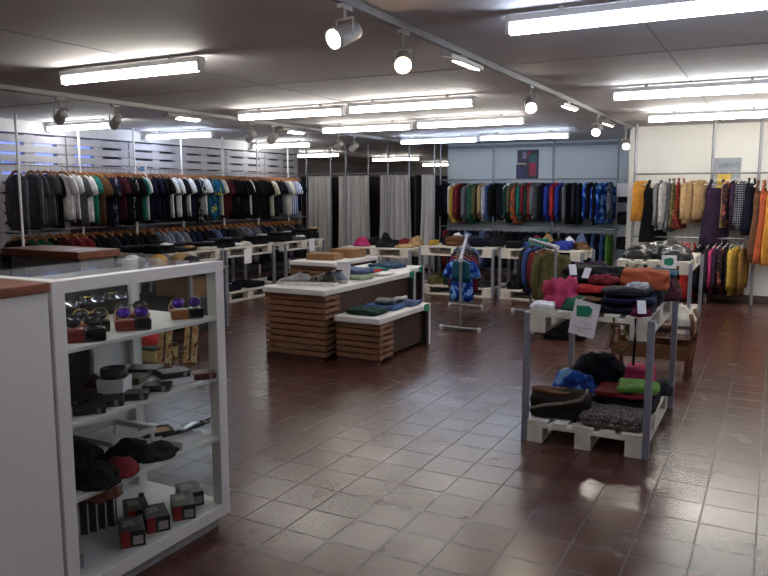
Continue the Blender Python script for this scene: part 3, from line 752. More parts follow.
fold('folded_trousers', 'navy', nz(-0.77, 4.73, 0.056), (0.32, 0.35, 0.045), 'navy folded trousers second in front stack of nearest pallet shelf', G, 0.05)
fold('folded_sweater', 'charcoal', nz(-0.79, 4.74, 0.106), (0.28, 0.33, 0.04), 'charcoal folded sweater on top of the navy trousers stack', G, -0.06)
heap('crumpled_scarf', 'wine red', nz(-0.68, 4.6, 0.0), (0.12, 0.18, 0.07), 'wine red scarf at right front corner of nearest pallet shelf', G)
fold('folded_sweater', 'black', nz(-1.08, 5.12), (0.44, 0.46, 0.08), 'black folded sweater at bottom left of the dark pile', G)
fold('folded_sweater', 'black', nz(-1.06, 5.2, 0.085), (0.44, 0.36, 0.055), 'black folded sweater in the middle of the dark pile', G, 0.1)
heap('dark_jacket', 'black', nz(-1.05, 5.2, 0.14), (0.5, 0.36, 0.085), 'black jacket with white tags topping the dark pile', G)
fold('folded_shirt', 'red', nz(-1.02, 4.88, 0.085), (0.28, 0.2, 0.05), 'bright red folded top stuck out of the dark pile', G, 0.12)
fold('folded_coat', 'black', nz(-0.76, 5.1), (0.3, 0.36, 0.1), 'black folded coat under the rolled rust-orange blanket', G)
o = fold('rolled_blanket', 'rust', nz(-0.73, 5.06, 0.105), (0.31, 0.2, 0.12), 'rust-orange rolled blanket on right of nearest pallet shelf', G, 0.03, 'blanket', 1)
heap('crumpled_blouse', 'maroon', nz(-0.65, 5.42), (0.2, 0.32, 0.15), 'maroon crumpled top behind the rust-orange blanket', G)
fold('folded_sweater', 'dark green', nz(-0.86, 5.5), (0.22, 0.36, 0.14), 'dark green folded sweater at the back of nearest pallet shelf', G)
fold('folded_towel', 'teal', nz(-0.78, 5.5, 0.15), (0.42, 0.26, 0.035), 'teal folded towel topping back right of nearest pallet shelf', G, 0, 'towel')
heap('crumpled_blouse', 'dark purple', nz(-1.17, 5.55), (0.38, 0.28, 0.2), 'dark purple crumpled top at back left of nearest pallet shelf', G)
heap('crumpled_shirt', 'dark red', nz(-0.98, 4.98, 0.14), (0.16, 0.16, 0.05), 'dark red crumpled shirt on the dark pile, behind the bright red one', G, 0.5, 'clothes', 1.6)
heap('crumpled_scarf', 'light grey', nz(-0.72, 4.7, 0.15), (0.1, 0.16, 0.035), 'pale grey crumpled scarf on top of the charcoal sweater', G, 0.7, 'scarf', 1.8)
TAGP = PAPER
for i, (x, y, z, rx, rz) in enumerate(((-1.2, 5.03, 1.075, 1.0, 0.5), (-1.1, 5.0, 1.06, 0.95, -0.3), (-0.665, 4.52, 0.925, 1.2, 0.4))):
    o = MB().box((0, 0, 0), (0.05, 0.08, 0.0015)).build('price_label', TAGP, None, (x, y, z), (rx, 0, rz))
    tag(o, ('white price tag on left of the black jacket heap', 'white price tag in the middle of the black jacket heap', 'white price tag hanging off the wine red scarf')[i], 'price tag', 'price tags on the nearest pallet shelf')
G2 = 'clothes on the nearest pallet shelf, bottom'
LZ = 0.1455
bg = thing('open_bag', 'dark brown open bag with grey trim on lower nearest pallet', 'bag', (-1.17, 4.72, LZ), 0.12, G2)
PS[0] += 1
put('body', rounded(0.4, 0.3, 0.15, 31, 1), fabric((34, 28, 26)), bg)
MB().tube([(-.19, -.12, .05), (-.1, -.155, .09), (.03, -.15, .115), (.13, -.13, .14), (.16, -.02, .155), (.15, .1, .15)], 0.011).build('trim', fabric((120, 110, 100)), bg, smooth=True)
put('lining', rounded(0.26, 0.18, 0.03, 32, 1), fabric((110, 66, 44)), bg, (-0.06, 0.0, 0.14))
heap('crumpled_blouse', 'blue tie-dyed', (-1.16, 5.02, LZ), (0.38, 0.28, 0.2), 'bright blue crumpled top behind the dark brown bag', G2)
heap('dark_jacket', 'dark navy', (-1.08, 5.4, LZ), (0.5, 0.38, 0.24), 'dark navy jacket heaped at back of lower nearest pallet', G2)
fold('folded_sweater', 'grey tweed', (-0.82, 4.68, LZ), (0.4, 0.32, 0.085), 'grey tweed sweater folded at front right of lower nearest pallet', G2)
fold('folded_coat', 'black', (-0.82, 5.08, LZ), (0.42, 0.4, 0.1), 'black folded coat beneath a red one on lower nearest pallet', G2)
fold('folded_shirt', 'dark red', (-0.83, 5.06, LZ + 0.105), (0.38, 0.36, 0.03), 'dark red folded top under the lime green one', G2)
fold('folded_shirt', 'bright green', (-0.74, 5.06, LZ + 0.14), (0.27, 0.3, 0.045), 'lime green folded top on right of lower nearest pallet', G2, 0.1)
fold('folded_shirt', 'pink', (-0.78, 5.36, LZ + 0.0), (0.2, 0.22, 0.245), 'salmon pink folded tops stacked behind the lime green top', G2)
heap('crumpled_scarf', 'charcoal', (-0.66, 5.58, LZ), (0.14, 0.22, 0.1), 'charcoal scarf in back right corner of lower nearest pallet', G2)
# hanging white sign with a green price-tag shape and faint handwriting
sp = at_y(584, 319, 4.47)
sg = thing('price_sign', 'white paper sign with green tag shape hung on nearest pallet shelf', 'sign', (sp.x, 4.478, sp.z), 0, rot=(0, math.radians(11), 0))
MB().box((0, 0, 0), (0.155, 0.004, 0.215)).build('sheet', PAPER, sg)
Rf = Matrix.Rotation(math.radians(90), 4, 'X')
poly = [(-.055, .015), (-.058, .065), (.005, .085), (.035, .072), (.04, .045), (.025, .025), (-.045, -.0)]
MB().prism([(-.062, .07), (.01, .085), (.036, .07), (.036, .04), (.02, .018), (-.05, .005)], 0.002, Matrix.Translation((0, -0.0022, 0)) @ Rf).build('green_tag_shape', GREEN_TAG, sg)
hw = MB()
def scribble(b, x0, x1, z, amp, seed, r=0.0011):
    rnd = random.Random(seed); n = int((x1 - x0) / 0.006); pts = []
    for k in range(n + 1):
        pts.append((x0 + (x1 - x0) * k / n, -0.0032, z + amp * rnd.uniform(-1, 1) * (1 if k % 2 else 0.3)))
    b.tube(pts, r, 5)
scribble(hw, -0.005, 0.05, -0.022, 0.006, 1, 0.0008); scribble(hw, -0.055, -0.032, -0.055, 0.008, 2); scribble(hw, -0.022, 0.002, -0.055, 0.006, 3); scribble(hw, 0.012, 0.058, -0.052, 0.007, 4); scribble(hw, -0.03, 0.03, -0.08, 0.004, 5, 0.0009)
hw.build('handwriting', INK, sg)
MB().tube([(-.05, 0, .105), (-.03, 0.02, .125)], 0.002, 5).build('tape', PAPER, sg)

# shelf behind it at the right back wall
pallet_shelf(-1.6, -0.82, 8.85, 10.35, 0.82, 'y', 'pallet shelf of shiny black jackets near the white right wall')
RG = 'clothes on the pallet shelf near the white wall'
SHINY = mat('shiny_black_cloth', (22, 22, 26), 0.28, var=0.2)
heap('padded_jacket', SHINY, (-1.38, 9.2, 0.821), (0.4, 0.45, 0.15), 'shiny black padded jacket, left heap on shelf by white wall', RG)
heap('padded_jacket', SHINY, (-1.0, 9.2, 0.821), (0.36, 0.45, 0.14), 'shiny black padded jacket, right heap on shelf by white wall', RG)
heap('padded_jacket', SHINY, (-1.2, 9.85, 0.821), (0.6, 0.5, 0.16), 'shiny black padded jacket at back of shelf by white wall', RG)
heap('folded_blanket', 'yellow', (-1.0, 9.2, 0.1455), (0.3, 0.4, 0.06), 'yellow cloth on lower pallet by the white wall', RG)
heap('dark_bag', 'black', (-1.35, 9.3, 0.1455), (0.4, 0.5, 0.25), 'black bag on lower pallet by the white wall', RG)
sp = at_y(669, 262, 8.83)
s2 = thing('price_sign', 'small white sign with green tag on shelf of shiny jackets', 'sign', (sp.x, 8.838, sp.z))
MB().box((0, 0, 0), (0.16, 0.004, 0.15)).build('sheet', PAPER, s2)
MB().prism([(-.055, .03), (.01, .05), (.045, .04), (.05, -.02), (.02, -.045), (-.05, -.03)], 0.002, Matrix.Translation((0, -0.0022, 0)) @ Rf).build('green_tag_shape', GREEN_TAG, s2)

# three shelves along the left wall
for k, (y0, w) in enumerate(((6.98, 'nearest'), (8.2, 'middle'), (9.66, 'farthest'))):
    pallet_shelf(-7.73, -6.95, y0 + 0.02, y0 + 1.2, 0.80, 'y', 'pallet shelf of dark clothes along left wall, %s of three' % w)
    GL = 'dark clothes on the left pallet shelves'
    cols = [['black', 'charcoal', 'cream', 'black', 'navy', 'black'], ['black', 'white', 'black', 'tan', 'charcoal', 'black'], ['black', 'dark grey', 'black', 'black', 'tan', 'black']][k]
    hs = [[.06, .05, .04, .09, .07, .08], [.07, .04, .08, .05, .07, .1], [.1, .06, .12, .1, .05, .16]][k]
    for j in range(6):
        yy = y0 + 0.2 + 0.4 * (j % 3); xx = -7.16 if j < 3 else -7.54
        fold('folded_sweater', cols[j], (xx, yy, 0.801), (0.34, 0.36, hs[j]), '%s folded garment on %s left shelf, %s row, %s along' % (cols[j], w, 'front' if j < 3 else 'back', ORD[j % 3]), GL, GJ.uniform(-.1, .1))
        if j in (0, 2): fold('folded_sweater', 'black', (xx, yy, 0.806 + hs[j]), (0.3, 0.33, 0.05), 'black folded garment topping %s stack of %s left shelf' % (ORD[j], w), GL, GJ.uniform(-.2, .2))
    for j in range(2):
        fold('folded_trousers', 'black' if j else 'dark navy', (-7.2, y0 + 0.32 + 0.55 * j, 0.1455), (0.4, 0.42, 0.08), '%s folded trousers on lower %s left shelf, %s one' % ('black' if j else 'dark navy', w, 'far' if j else 'near'), GL)
for i, (px, py) in enumerate(((249, 256), (313, 245))):
    p = at_x(px, py, -6.925)
    o = MB().box((0, 0, 0), (0.004, 0.17, 0.22)).build('paper_sign', PAPER, None, (-6.9455, p.y, p.z))
    tag(o, ('white paper sign hung on middle left pallet shelf', 'white paper sign hung on farthest left pallet shelf')[i], 'sign', 'paper signs on the left shelves')
# two shelves before the jackets
for k, (x0, w) in enumerate(((-4.95, 'left'), (-3.62, 'right'))):
    pallet_shelf(x0 + 0.02, x0 + 1.2, 10.55, 11.35, 0.76, 'x', 'pallet shelf before the jackets at the back, %s of two' % w)
    GL = 'clothes on the back pallet shelves'
    items = [[('yellow', .05, .08), ('dark navy', .3, .1), ('brown', .24, .15), ('navy', .3, .13), ('dark navy', .3, .14), ('black', .3, .12)], [('black', .28, .1), ('blue', .26, .08), ('teal green', .28, .16), ('navy', .28, .09), ('royal blue', .28, .12), ('brown', .24, .1)]][k]
    for j, (c, wd, h) in enumerate(items):
        xx = x0 + 0.14 + 0.19 * j
        (heap if j % 2 else fold)('crumpled_blouse' if j % 2 else 'folded_sweater', c, (xx, 10.8 + 0.25 * (j % 2), 0.761), (min(wd, .24), 0.34, h), '%s clothes on %s back pallet shelf, %s from its left end' % (c, w, ORD[j]), GL, GJ.uniform(-.2, .2))
    low = [[('olive', .14), ('dark green', .2), ('black', .16), ('charcoal', .12)], [('black', .18), ('tan', .3), ('black', .25), ('dark navy', .2)]][k]
    for j, (c, h) in enumerate(low):
        heap('heaped_clothes', c, (x0 + 0.18 + 0.28 * j, 10.88, 0.1455), (0.26, 0.5, h), '%s heap on the lower %s back pallet, %s from its left end' % (c, w, ORD[j]), GL)
fold('folded_shirt', 'rust', (-3.1, 10.62, 0.761), (0.22, 0.1, 0.03), 'orange red folded top at front edge of right back pallet shelf', 'clothes on the back pallet shelves')

# ------------------------------------------------------------------ small garment stands in the aisle
def stand(A, B, label, foot=0.26):
    """two uprights on H feet carrying one slanting rail from A to B"""
    A = Vector(A); B = Vector(B); c = Vector(((A.x + B.x) / 2, (A.y + B.y) / 2, 0))
    t = thing('garment_stand', label, 'garment stand', c)
    d = (B - A).normalized()
    MB().tube([A - c - d * 0.06, B - c + d * 0.06], 0.022, 12).build('rail', GREY_METAL, t)
    for e, s in ((A, -1), (B, 1)):
        MB().lathe([(0.0001, -0.02), (0.027, -0.02), (0.027, 0.03), (0.0001, 0.03)], c=e - c + d * 0.06 * s, axis=d.to_track_quat('Z', 'Y').to_matrix().to_4x4(), n=12).build('end_cap', WHITE_METAL, t)
        MB().tube([(e.x - c.x, e.y - c.y, 0.03), e - c], 0.016, 10).build('upright', GREY_METAL, t)
        MB().tube([(e.x - c.x - foot, e.y - c.y, 0.03), (e.x - c.x + foot, e.y - c.y, 0.03)], 0.016, 10).build('foot', GREY_METAL, t)
        for q in (-1, 1): MB().lathe([(0.0001, 0), (0.024, 0.0), (0.024, 0.04), (0.018, 0.05), (0.0001, 0.05)], c=(e.x - c.x + q * foot, e.y - c.y, 0), n=12).build('castor', WHITE_METAL, t)
    return t
A1 = (-3.17, 7.88, 0.84); B1 = (-3.76, 9.55, 0.99)
stand(A1, B1, 'grey garment stand of small blue clothes in the aisle', 0.24)
S1 = [('teal', 'top', .42), ('blue tie-dyed', 'tee', .7), ('royal blue', 'tee', .72), ('dark red', 'shirt', .68), ('maroon', 'shirt', .72), ('dark navy', 'shirt', .7), ('charcoal', 'shirt', .72), ('slate blue', 'shirt', .74)]
for i, (c, k, s) in enumerate(S1):
    f = 0.05 + i * 0.115
    p = Vector(A1).lerp(Vector(B1), f)
    garment(k, cloth(c), p - Vector((0, 0, 0.0)), math.radians(-8 + GJ.uniform(-8, 8)), 'small %s %s on aisle garment stand, %s from the front' % (c, WORDS[k], nth(i + 1)), 'clothes on the aisle stand', 'wire', HANGER_WHITE, i % 3, (0.62, 0.9, s * 0.98))
A2 = at_y(556, 247, 8.1); B2 = at_y(532, 240, 9.45)
A2 = (A2.x, A2.y, A2.z); B2 = (B2.x, B2.y, B2.z)
stand(A2, B2, 'grey garment stand of coats, behind the nearest pallet shelf', 0.24)
S2 = [('olive', 'jacket', .86), ('brown', 'jacket', .85), ('dark red', 'shirt', .7), ('navy', 'jacket', .8), ('blue', 'jacket', .82), ('charcoal', 'jacket', .84)]
for i, (c, k, s) in enumerate(S2):
    p = Vector(A2).lerp(Vector(B2), 0.12 + i * 0.15)
    garment(k, cloth(c), p, math.radians(-20 + GJ.uniform(-14, 14)), '%s %s on garment stand behind the nearest shelf, %s from the front' % (c, WORDS[k], nth(i + 1)), 'coats on the rear stand', 'wire', HANGER_WHITE, i % 3, (0.75, 1.0, s))
hb = at_z(560, 341, 0)
h = thing('holdall', 'black holdall on the floor behind the nearest pallet shelf', 'bag', (hb.x, hb.y + 0.2, 0), 0.2)
put('body', rounded(0.5, 0.3, 0.26, 77, 1), fabric((24, 26, 26)), h)
MB().tube([(-.14, -.1, .2), (-.12, -.06, .3), (.1, -.06, .31), (.14, -.1, .2)], 0.012).build('handle', fabric((30, 44, 38)), h)

# small oddments that fill the far shelves
OD = ['black', 'dark navy', 'charcoal', 'white', 'dark red', 'black', 'slate blue', 'tan', 'black', 'navy']
for k, w in enumerate(('left', 'right')):
    for j in range(6):
        heap('crumpled_shirt', OD[(j * 3 + k) % 10], ((-4.95, -3.62)[k] + 0.2 + 0.17 * j, 11.22, 0.761), (0.17, 0.2, 0.13 + 0.03 * (j % 3)), '%s crumpled shirt, back edge of %s back pallet shelf, %s from left' % (OD[(j * 3 + k) % 10], w, ORD[j]), 'crumpled shirts on the back pallet shelves')
for j in range(6):
    heap('crumpled_shirt', OD[(j * 3 + 2) % 10], (-6.1 + 0.19 * j, 10.85, 0.761 - 0.04), (0.2, 0.26, 0.09 + 0.04 * (j % 3)) if j else (0.1, 0.1, 0.03), '%s bundle at back of shelf before the curtains, %s from its left end' % (OD[(j * 3 + 2) % 10], ORD[j]), 'bundles before the curtains')
HS_ = [[.06, .05, .04], [.07, .04, .08], [.1, .06, .12]]
for k, y0 in enumerate((6.98, 8.2, 9.66)):
    for j in range(3):
        c = ('white', 'tan', 'dark grey', 'cream', 'light grey')[(j + 2 * k) % 5]
        fold('folded_shirt', c, (-7.02, y0 + 0.2 + 0.4 * j, 0.803 + HS_[k][j] + (0.052 if j in (0, 2) else 0)), (0.13, 0.16, 0.02), '%s folded cloth on front stacks of %s left shelf, %s along' % (c, ('nearest', 'middle', 'farthest')[k], ORD[j]), 'small cloths on the left shelves', 0.2)
# ------------------------------------------------------------------ slatted wooden tables
def slat_table(x0, x1, y0, y1, zt, label, clip=True):
    cx, cy = (x0 + x1) / 2, (y0 + y1) / 2
    t = thing('slatted_table', label, 'display table', (cx, cy, 0), 0, 'white-topped slatted tables')
    W, D = x1 - x0, y1 - y0
    MB().box((0, 0, zt - 0.03), (W, D, 0.06), bev=0.012).build('table_top', CASE_WHITE, t)
    n = max(3, int((zt - 0.06 - 0.03) / 0.056)); p = (zt - 0.06 - 0.03) / n
    f = MB(); S = {-1: MB(), 1: MB()}
    for k in range(n):
        z = 0.03 + p * (k + 0.5)
        f.box((0, -D/2 + 0.06, z), (W - 0.02, 0.05, p * 0.76), bev=0.003)
        if k < n:
            for q in (-0.8, 0.8): MB().box((q * W / 2, -D/2 + 0.075, z + p * 0.5), (0.05, 0.03, p * 0.3)).build('spacer_block', DARK_WOOD, t)
        for q in (-1, 1): S[q].box((q * (W/2 - 0.04), -D/2 + 0.2, z), (0.05, 0.22, p * 0.6), bev=0.002)
    f.build('front_slats', SLAT_WOOD, t)
    for q in (-1, 1): S[q].build('side_slats', SLAT_WOOD, t)
    MB().box((0, -D/2 + 0.05, 0.015), (W - 0.06, 0.07, 0.03)).build('plinth', DARK_WOOD, t)
    for q in (-1, 1): MB().box((q * (W/2 - 0.07), 0.1, (zt - 0.06) / 2 + 0.02), (0.02, D - 0.36, zt - 0.1)).build('side_panel', DARK_WOOD, t)
    MB().box((0, D/2 - 0.022, (zt - 0.06) / 2), (W, 0.036, zt - 0.06), bev=0.004).build('end_panel', CASE_WHITE, t)
    MB().box((0, D/2 - 0.065, (zt - 0.06) / 2), (W - 0.02, 0.05, zt - 0.06)).build('end_frame', mat('black_frame', (24, 22, 22), 0.6), t)
    if clip: MB().span((W/2 - 0.002, D/2 - 0.17, zt - 0.07), (W/2 + 0.004, D/2 - 0.05, zt + 0.003)).build('green_price_flag', GREEN_TAG, t)
    return t
slat_table(-4.40, -3.68, 5.75, 7.75, 0.69, 'tall white-topped slatted table with sneakers on it, centre of shop')
slat_table(-3.66, -3.16, 5.88, 7.03, 0.44, 'low white-topped slatted table holding folded jeans')
slat_table(-4.75, -3.95, 7.85, 8.58, 0.66, 'white-topped table behind the tall slatted one, with dark blue cloth')
slat_table(-5.92, -5.18, 8.35, 9.6, 0.66, 'farthest white-topped slatted table, carrying cardboard boxes', False)
GT = 'clothes on the slatted tables'
def sneaker(loc, rz, c1, c2, label):
    t = thing('sneaker', label, 'sneaker', loc, rz, 'sneakers on the tall slatted table'); t.scale = (1.2, 1.2, 1.25)
    pr = [(-.15, .02, .02), (-.14, .034, .05), (-.1, .037, .085), (-.06, .036, .095), (-.02, .038, .085), (.03, .042, .07), (.08, .046, .055), (.12, .043, .045), (.145, .03, .033), (.155, .012, .022)]
    b = MB(); n = 14
    b.loft([[(x, w * math.cos(2*math.pi*k/n), 0.022 + max(0, (h - .02)) * (0.5 + 0.5 * math.sin(2*math.pi*k/n))) for k in range(n)] for x, w, h in pr])
    b.build('upper', cloth(c1) if isinstance(c1, str) else c1, t, smooth=True)
    sb = MB(); out = [(x, w * 1.08) for x, w, h in pr]
    poly = [(x, w) for x, w in out] + [(x, -w) for x, w in out[::-1]]
    sb.prism(poly, 0.026); sb.build('sole', cloth(c2), t)
    MB().lathe([(0.0001, -.004), (.03, -.004), (.026, .006), (0.0001, .006)], c=(-.085, 0, .1), n=14).build('opening', fabric((18, 18, 20)), t)
    lb = MB()
    for k in range(4): lb.tube([(-.03 + .025 * k, -.022, .088 - .008 * k), (-.03 + .025 * k, 0, .101 - .012 * k), (-.03 + .025 * k, .022, .088 - .008 * k)], 0.003, 5)
    lb.build('laces', fabric((200, 200, 204)), t)
sneaker((-4.17, 6.0, 0.691), 3.5, 'light grey', 'white', 'light grey low sneaker, left one of the pair on tall slatted table')
sneaker((-3.93, 6.08, 0.691), 3.3, 'grey camouflage', 'white', 'patterned grey sneaker, right one of the pair on tall slatted table')
sneaker((-3.95, 6.32, 0.691), 3.0, 'grey blue', 'light grey', 'grey-blue sneaker behind the patterned one on tall slatted table')
sp = thing('paper_sign', 'small white card standing behind the sneakers on tall table', 'sign', (-3.93, 6.52, 0.691))
MB().box((0, 0, 0.095), (0.16, 0.004, 0.19), rot=Matrix.Rotation(-0.15, 4, 'X')).build('card', PAPER, sp)
MB().box((0, 0.025, 0.003), (0.12, 0.05, 0.004)).build('foot', PAPER, sp)
fold('folded_shirt', mat('pale_green_cloth', (150, 164, 140), 0.9, var=0.1), (-3.9, 6.72, 0.691), (0.34, 0.3, 0.055), 'pale green folded shirt under the blue jeans on tall table', GT)
fold('folded_jeans', 'slate blue', (-3.9, 6.74, 0.75), (0.32, 0.28, 0.05), 'blue folded jeans topping the pale green shirt on tall table', GT)
fold('folded_shirt', 'white', (-3.85, 7.15, 0.691), (0.3, 0.3, 0.035), 'white folded shirt with a red one on it on tall table', GT)
fold('folded_shirt', 'red', (-3.92, 7.1, 0.73), (0.2, 0.24, 0.025), 'red folded shirt near far end of tall slatted table', GT)
fold('folded_shirt', 'teal green', (-4.1, 7.5, 0.691), (0.3, 0.26, 0.03), 'green folded shirt at far left of tall slatted table', GT)
fold('folded_trousers', 'dark green', (-3.43, 6.12, 0.441), (0.36, 0.3, 0.05), 'dark green folded trousers at near end of low table', GT)
fold('folded_jeans', 'denim blue', (-3.42, 6.46, 0.441), (0.36, 0.28, 0.055), 'blue folded jeans in the middle of low table', GT)
fold('folded_jeans', 'slate blue', (-3.34, 6.8, 0.441), (0.28, 0.28, 0.06), 'faded blue folded jeans at far end of low table', GT)
fold('folded_shirt', 'grey', (-3.42, 6.5, 0.5), (0.22, 0.22, 0.03), 'grey folded shirt lying on the blue jeans of low table', GT, 0.3)
fold('folded_shirt', 'light grey', (-3.38, 6.72, 0.505), (0.14, 0.16, 0.02), 'pale folded cloth across two pairs of jeans on low table', GT, 0.2)
fold('folded_jeans', mat('dark_blue_green_cloth', (28, 58, 84), 0.9, var=0.2), (-4.3, 8.2, 0.661), (0.44, 0.34, 0.05), 'dark blue folded cloth on table behind the tall slatted one', GT)
CARD = mat('brown_cardboard', (124, 92, 60), 0.85, var=0.12)
def carton(loc, size, rz, label, group='cardboard boxes', m=None):
    t = thing('cardboard_box', label, 'box', loc, rz, group)
    MB().box((0, 0, size[2] / 2), size, bev=0.004).build('box_body', m or CARD, t)
    MB().box((0, 0, size[2] + 0.002), (size[0] * 0.99, 0.05, 0.003)).build('tape', mat('parcel_tape', (176, 140, 92), 0.4), t)
carton((-5.58, 8.75, 0.661), (0.44, 0.3, 0.09), 0.1, 'cardboard box on the farthest slatted table, near end')
carton((-5.5, 9.25, 0.661), (0.4, 0.36, 0.12), -0.1, 'larger cardboard box on the farthest slatted table, far end')
# shelf of odds and ends before the curtains
pallet_shelf(-6.25, -5.03, 10.3, 11.1, 0.72, 'x', 'pallet shelf of bags and shoes before the curtains')
GB = 'goods on the pallet shelf before the curtains'
heap('handbag', 'magenta', (-6.0, 10.55, 0.721), (0.26, 0.24, 0.13), 'magenta bag on the shelf before the curtains', GB, 0, 'bag')
fold('folded_sweater', 'brown', (-6.1, 10.9, 0.721), (0.26, 0.3, 0.1), 'brown folded sweater at left of shelf before the curtains', GB)
heap('dark_bag', 'black', (-5.55, 10.52, 0.721), (0.3, 0.28, 0.1), 'black bag in the middle of shelf before the curtains', GB, 0, 'bag')
fold('folded_sweater', 'beige', (-5.2, 10.52, 0.721), (0.26, 0.28, 0.05), 'beige folded sweater at right of shelf before the curtains', GB)
for k, (x, c) in enumerate(((-5.9, 'white'), (-5.66, 'black'), (-5.42, 'white'), (-5.2, 'tan'))):
    heap('shoe', c, (x, 10.52, 0.1455), (0.14, 0.3, 0.12), '%s shoe on lower pallet before the curtains, %s from its left end' % (c, ORD[k]), 'shoes before the curtains', 0, 'shoe', 0.5)

# ------------------------------------------------------------------ white counter with brown top, left foreground
ct = thing('counter', 'white counter with varnished brown top at the left picture edge', 'counter', (-2.58, 0.6, 0))
MB().span((-0.32, -1.2, 0.05), (0.33, 1.115, 1.25), bev=0.004).build('body', CASE_WHITE, ct)
MB().span((-0.30, -1.19, 0.0), (0.29, 1.08, 0.05)).build('plinth', DARK_METAL, ct)
MB().span((-0.34, -1.22, 1.25), (0.34, 1.12, 1.285), bev=0.005).build('counter_top', BROWN_TOP, ct)
bc = thing('counter', 'distant counter with thick brown top beyond the glass cabinet', 'counter', (-6.8, 5.45, 0))
MB().span((-0.55, -0.28, 0.0), (0.55, 0.15, 0.92)).build('body', mat('grey_counter_body', (120, 116, 116), 0.6), bc)
MB().span((-0.62, -0.35, 0.92), (0.6, 0.2, 1.0), bev=0.008).build('counter_top', BROWN_TOP, bc)
o = MB().box((0, 0, 0.002), (0.3, 0.22, 0.003)).build('paper_sheet', PAPER, None, (-6.42, 5.36, 1.0005), (0, 0, 0.3)); tag(o, 'white paper sheet lying on the distant brown-topped counter', 'paper')
sh = [('navy', .1), ('charcoal', .08)]

# caps on a further shelf, seen over the glass cabinet
tt = thing('display_table', 'grey table of caps over the low dark cabinet, beyond the glass', 'table', (-6.4, 6.55, 0))
MB().box((0, 0, 0.71), (1.3, 0.66, 0.03), bev=0.004).build('table_top', mat('grey_table_top', (120, 116, 116), 0.5), tt)
for q in (-1, 1):
    for w in (-1, 1): MB().box((q * 0.62, w * 0.3, 0.3475), (0.035, 0.035, 0.695)).build('leg', POST, tt)
def capobj(loc, rz, c, label, s=1.0):
    t = thing('cap', label, 'cap', loc, rz, 'caps beyond the glass cabinet'); t.scale = (s, s, s)
    MB().lathe([(.1, 0), (.104, .03), (.1, .06), (.085, .09), (.055, .112), (.02, .122), (.0001, .124)], n=20).build('crown', cloth(c), t, smooth=True)
    poly = [(-.085, -.05), (-.08, -.12), (-.045, -.17), (0, -.185), (.045, -.17), (.08, -.12), (.085, -.05)]
    MB().prism(poly, 0.006, Matrix.Rotation(-0.08, 4, 'X')).build('brim', cloth(c), t)
    MB().lathe([(.0001, .122), (.009, .124), (.007, .13), (.0001, .132)], n=10).build('button', cloth(c), t, smooth=True)
capobj((-6.85, 6.42, 0.726), 0.9, 'white', 'white cap, leftmost on the table of caps')
capobj((-6.5, 6.5, 0.726), 0.6, 'yellow', 'yellow cap on the table seen over the glass cabinet', 1.1)
capobj((-6.62, 6.72, 0.726), 0.4, 'grey', 'grey cap behind the yellow one on the table of caps')
capobj((-6.32, 6.68, 0.726), 0.4, 'tan', 'tan cap at back of the table of caps', 1.2)
capobj((-6.15, 6.68, 0.726), 0.4, 'charcoal', 'charcoal cap at back of the table of caps')
tag(MB().box((0, 0, 0.05), (0.12, 0.004, 0.1), rot=Matrix.Rotation(-0.2, 4, 'X')).build('price_card', PAPER, None, (-6.62, 6.33, 0.7265)), 'white price card standing among the caps, left of yellow cap', 'card', 'price cards among the caps')
tag(MB().box((0, 0, 0.05), (0.18, 0.004, 0.08), rot=Matrix.Rotation(-0.2, 4, 'X')).build('price_card', PAPER, None, (-6.05, 6.42, 0.7265)), 'wide white price card standing right of the yellow cap', 'card', 'price cards among the caps')

# dark low cabinet, carton, boxes and printed boards behind the glass cabinet
lc = thing('low_cabinet', 'dark low cabinet carrying a cardboard box, seen through the glass', 'cabinet', (-6.2, 6.52, 0))
MB().span((-0.45, -0.24, 0.04), (0.44, 0.26, 0.4), bev=0.005).build('body', mat('dark_cabinet', (44, 42, 46), 0.6), lc)
MB().span((-0.42, -0.2, 0.0), (0.41, 0.22, 0.04)).build('plinth', BLACK, lc)
carton((-6.12, 6.47, 0.401), (0.5, 0.32, 0.22), 0.05, 'cardboard box on the dark low cabinet behind the glass')
for k, (x, y, z, m, lab) in enumerate(((-5.2, 5.15, 0.0, mat('pale_yellow_card', (206, 186, 130), 0.8), 'pale yellow shoe box on floor behind the glass cabinet, right one'), (-5.45, 5.15, 0.0, mat('pale_yellow_card', (206, 186, 130), 0.8), 'pale yellow shoe box on floor behind the glass cabinet, left one'))):
    t = thing('shoe_box', lab, 'box', (x, y, z), 0.1 * k, 'shoe boxes behind the glass cabinet')
    MB().box((0, 0, 0.055), (0.2, 0.32, 0.11), bev=0.003).build('box_body', m, t)
    MB().box((0, 0, 0.125), (0.21, 0.33, 0.03), bev=0.003).build('lid', fabric((64, 80, 70)), t)
heap('woolly_hat', 'red', (-5.3, 5.15, 0.141), (0.24, 0.24, 0.1), 'red woolly hat on the shoe boxes behind glass cabinet', None, 0, 'hat', 0.4)
DECK = pattern('printed_deck', [(196, 160, 116), (180, 120, 80), (206, 190, 150), (120, 60, 50)], 'spots', 14)
for k in range(2):
    x, y = (-4.98, 5.0) if k == 0 else (-4.79, 5.14)
    pts = [(-.065, 0), (.065, 0), (.065, .4), (-.065, .4)]
    R = Matrix.Rotation(math.radians(78), 4, 'X')
    t = thing('printed_board', 'tan printed board leaning behind the glass cabinet, %s one' % ('left' if k == 0 else 'right'), 'board', (x, y, 0.002), 0.3, 'printed boards behind the glass cabinet')
    MB().prism(pts, 0.02, R).build('board', DECK, t)
    MB().box((0, 0.03, 0.2), (0.02, 0.02, 0.36), rot=Matrix.Rotation(-math.radians(12), 4, 'X')).build('batten', DARK_WOOD, t)
    MB().tube([(0, 0.04, 0.3), (0, 0.2, 0.006)], 0.008).build('prop', DARK_WOOD, t)

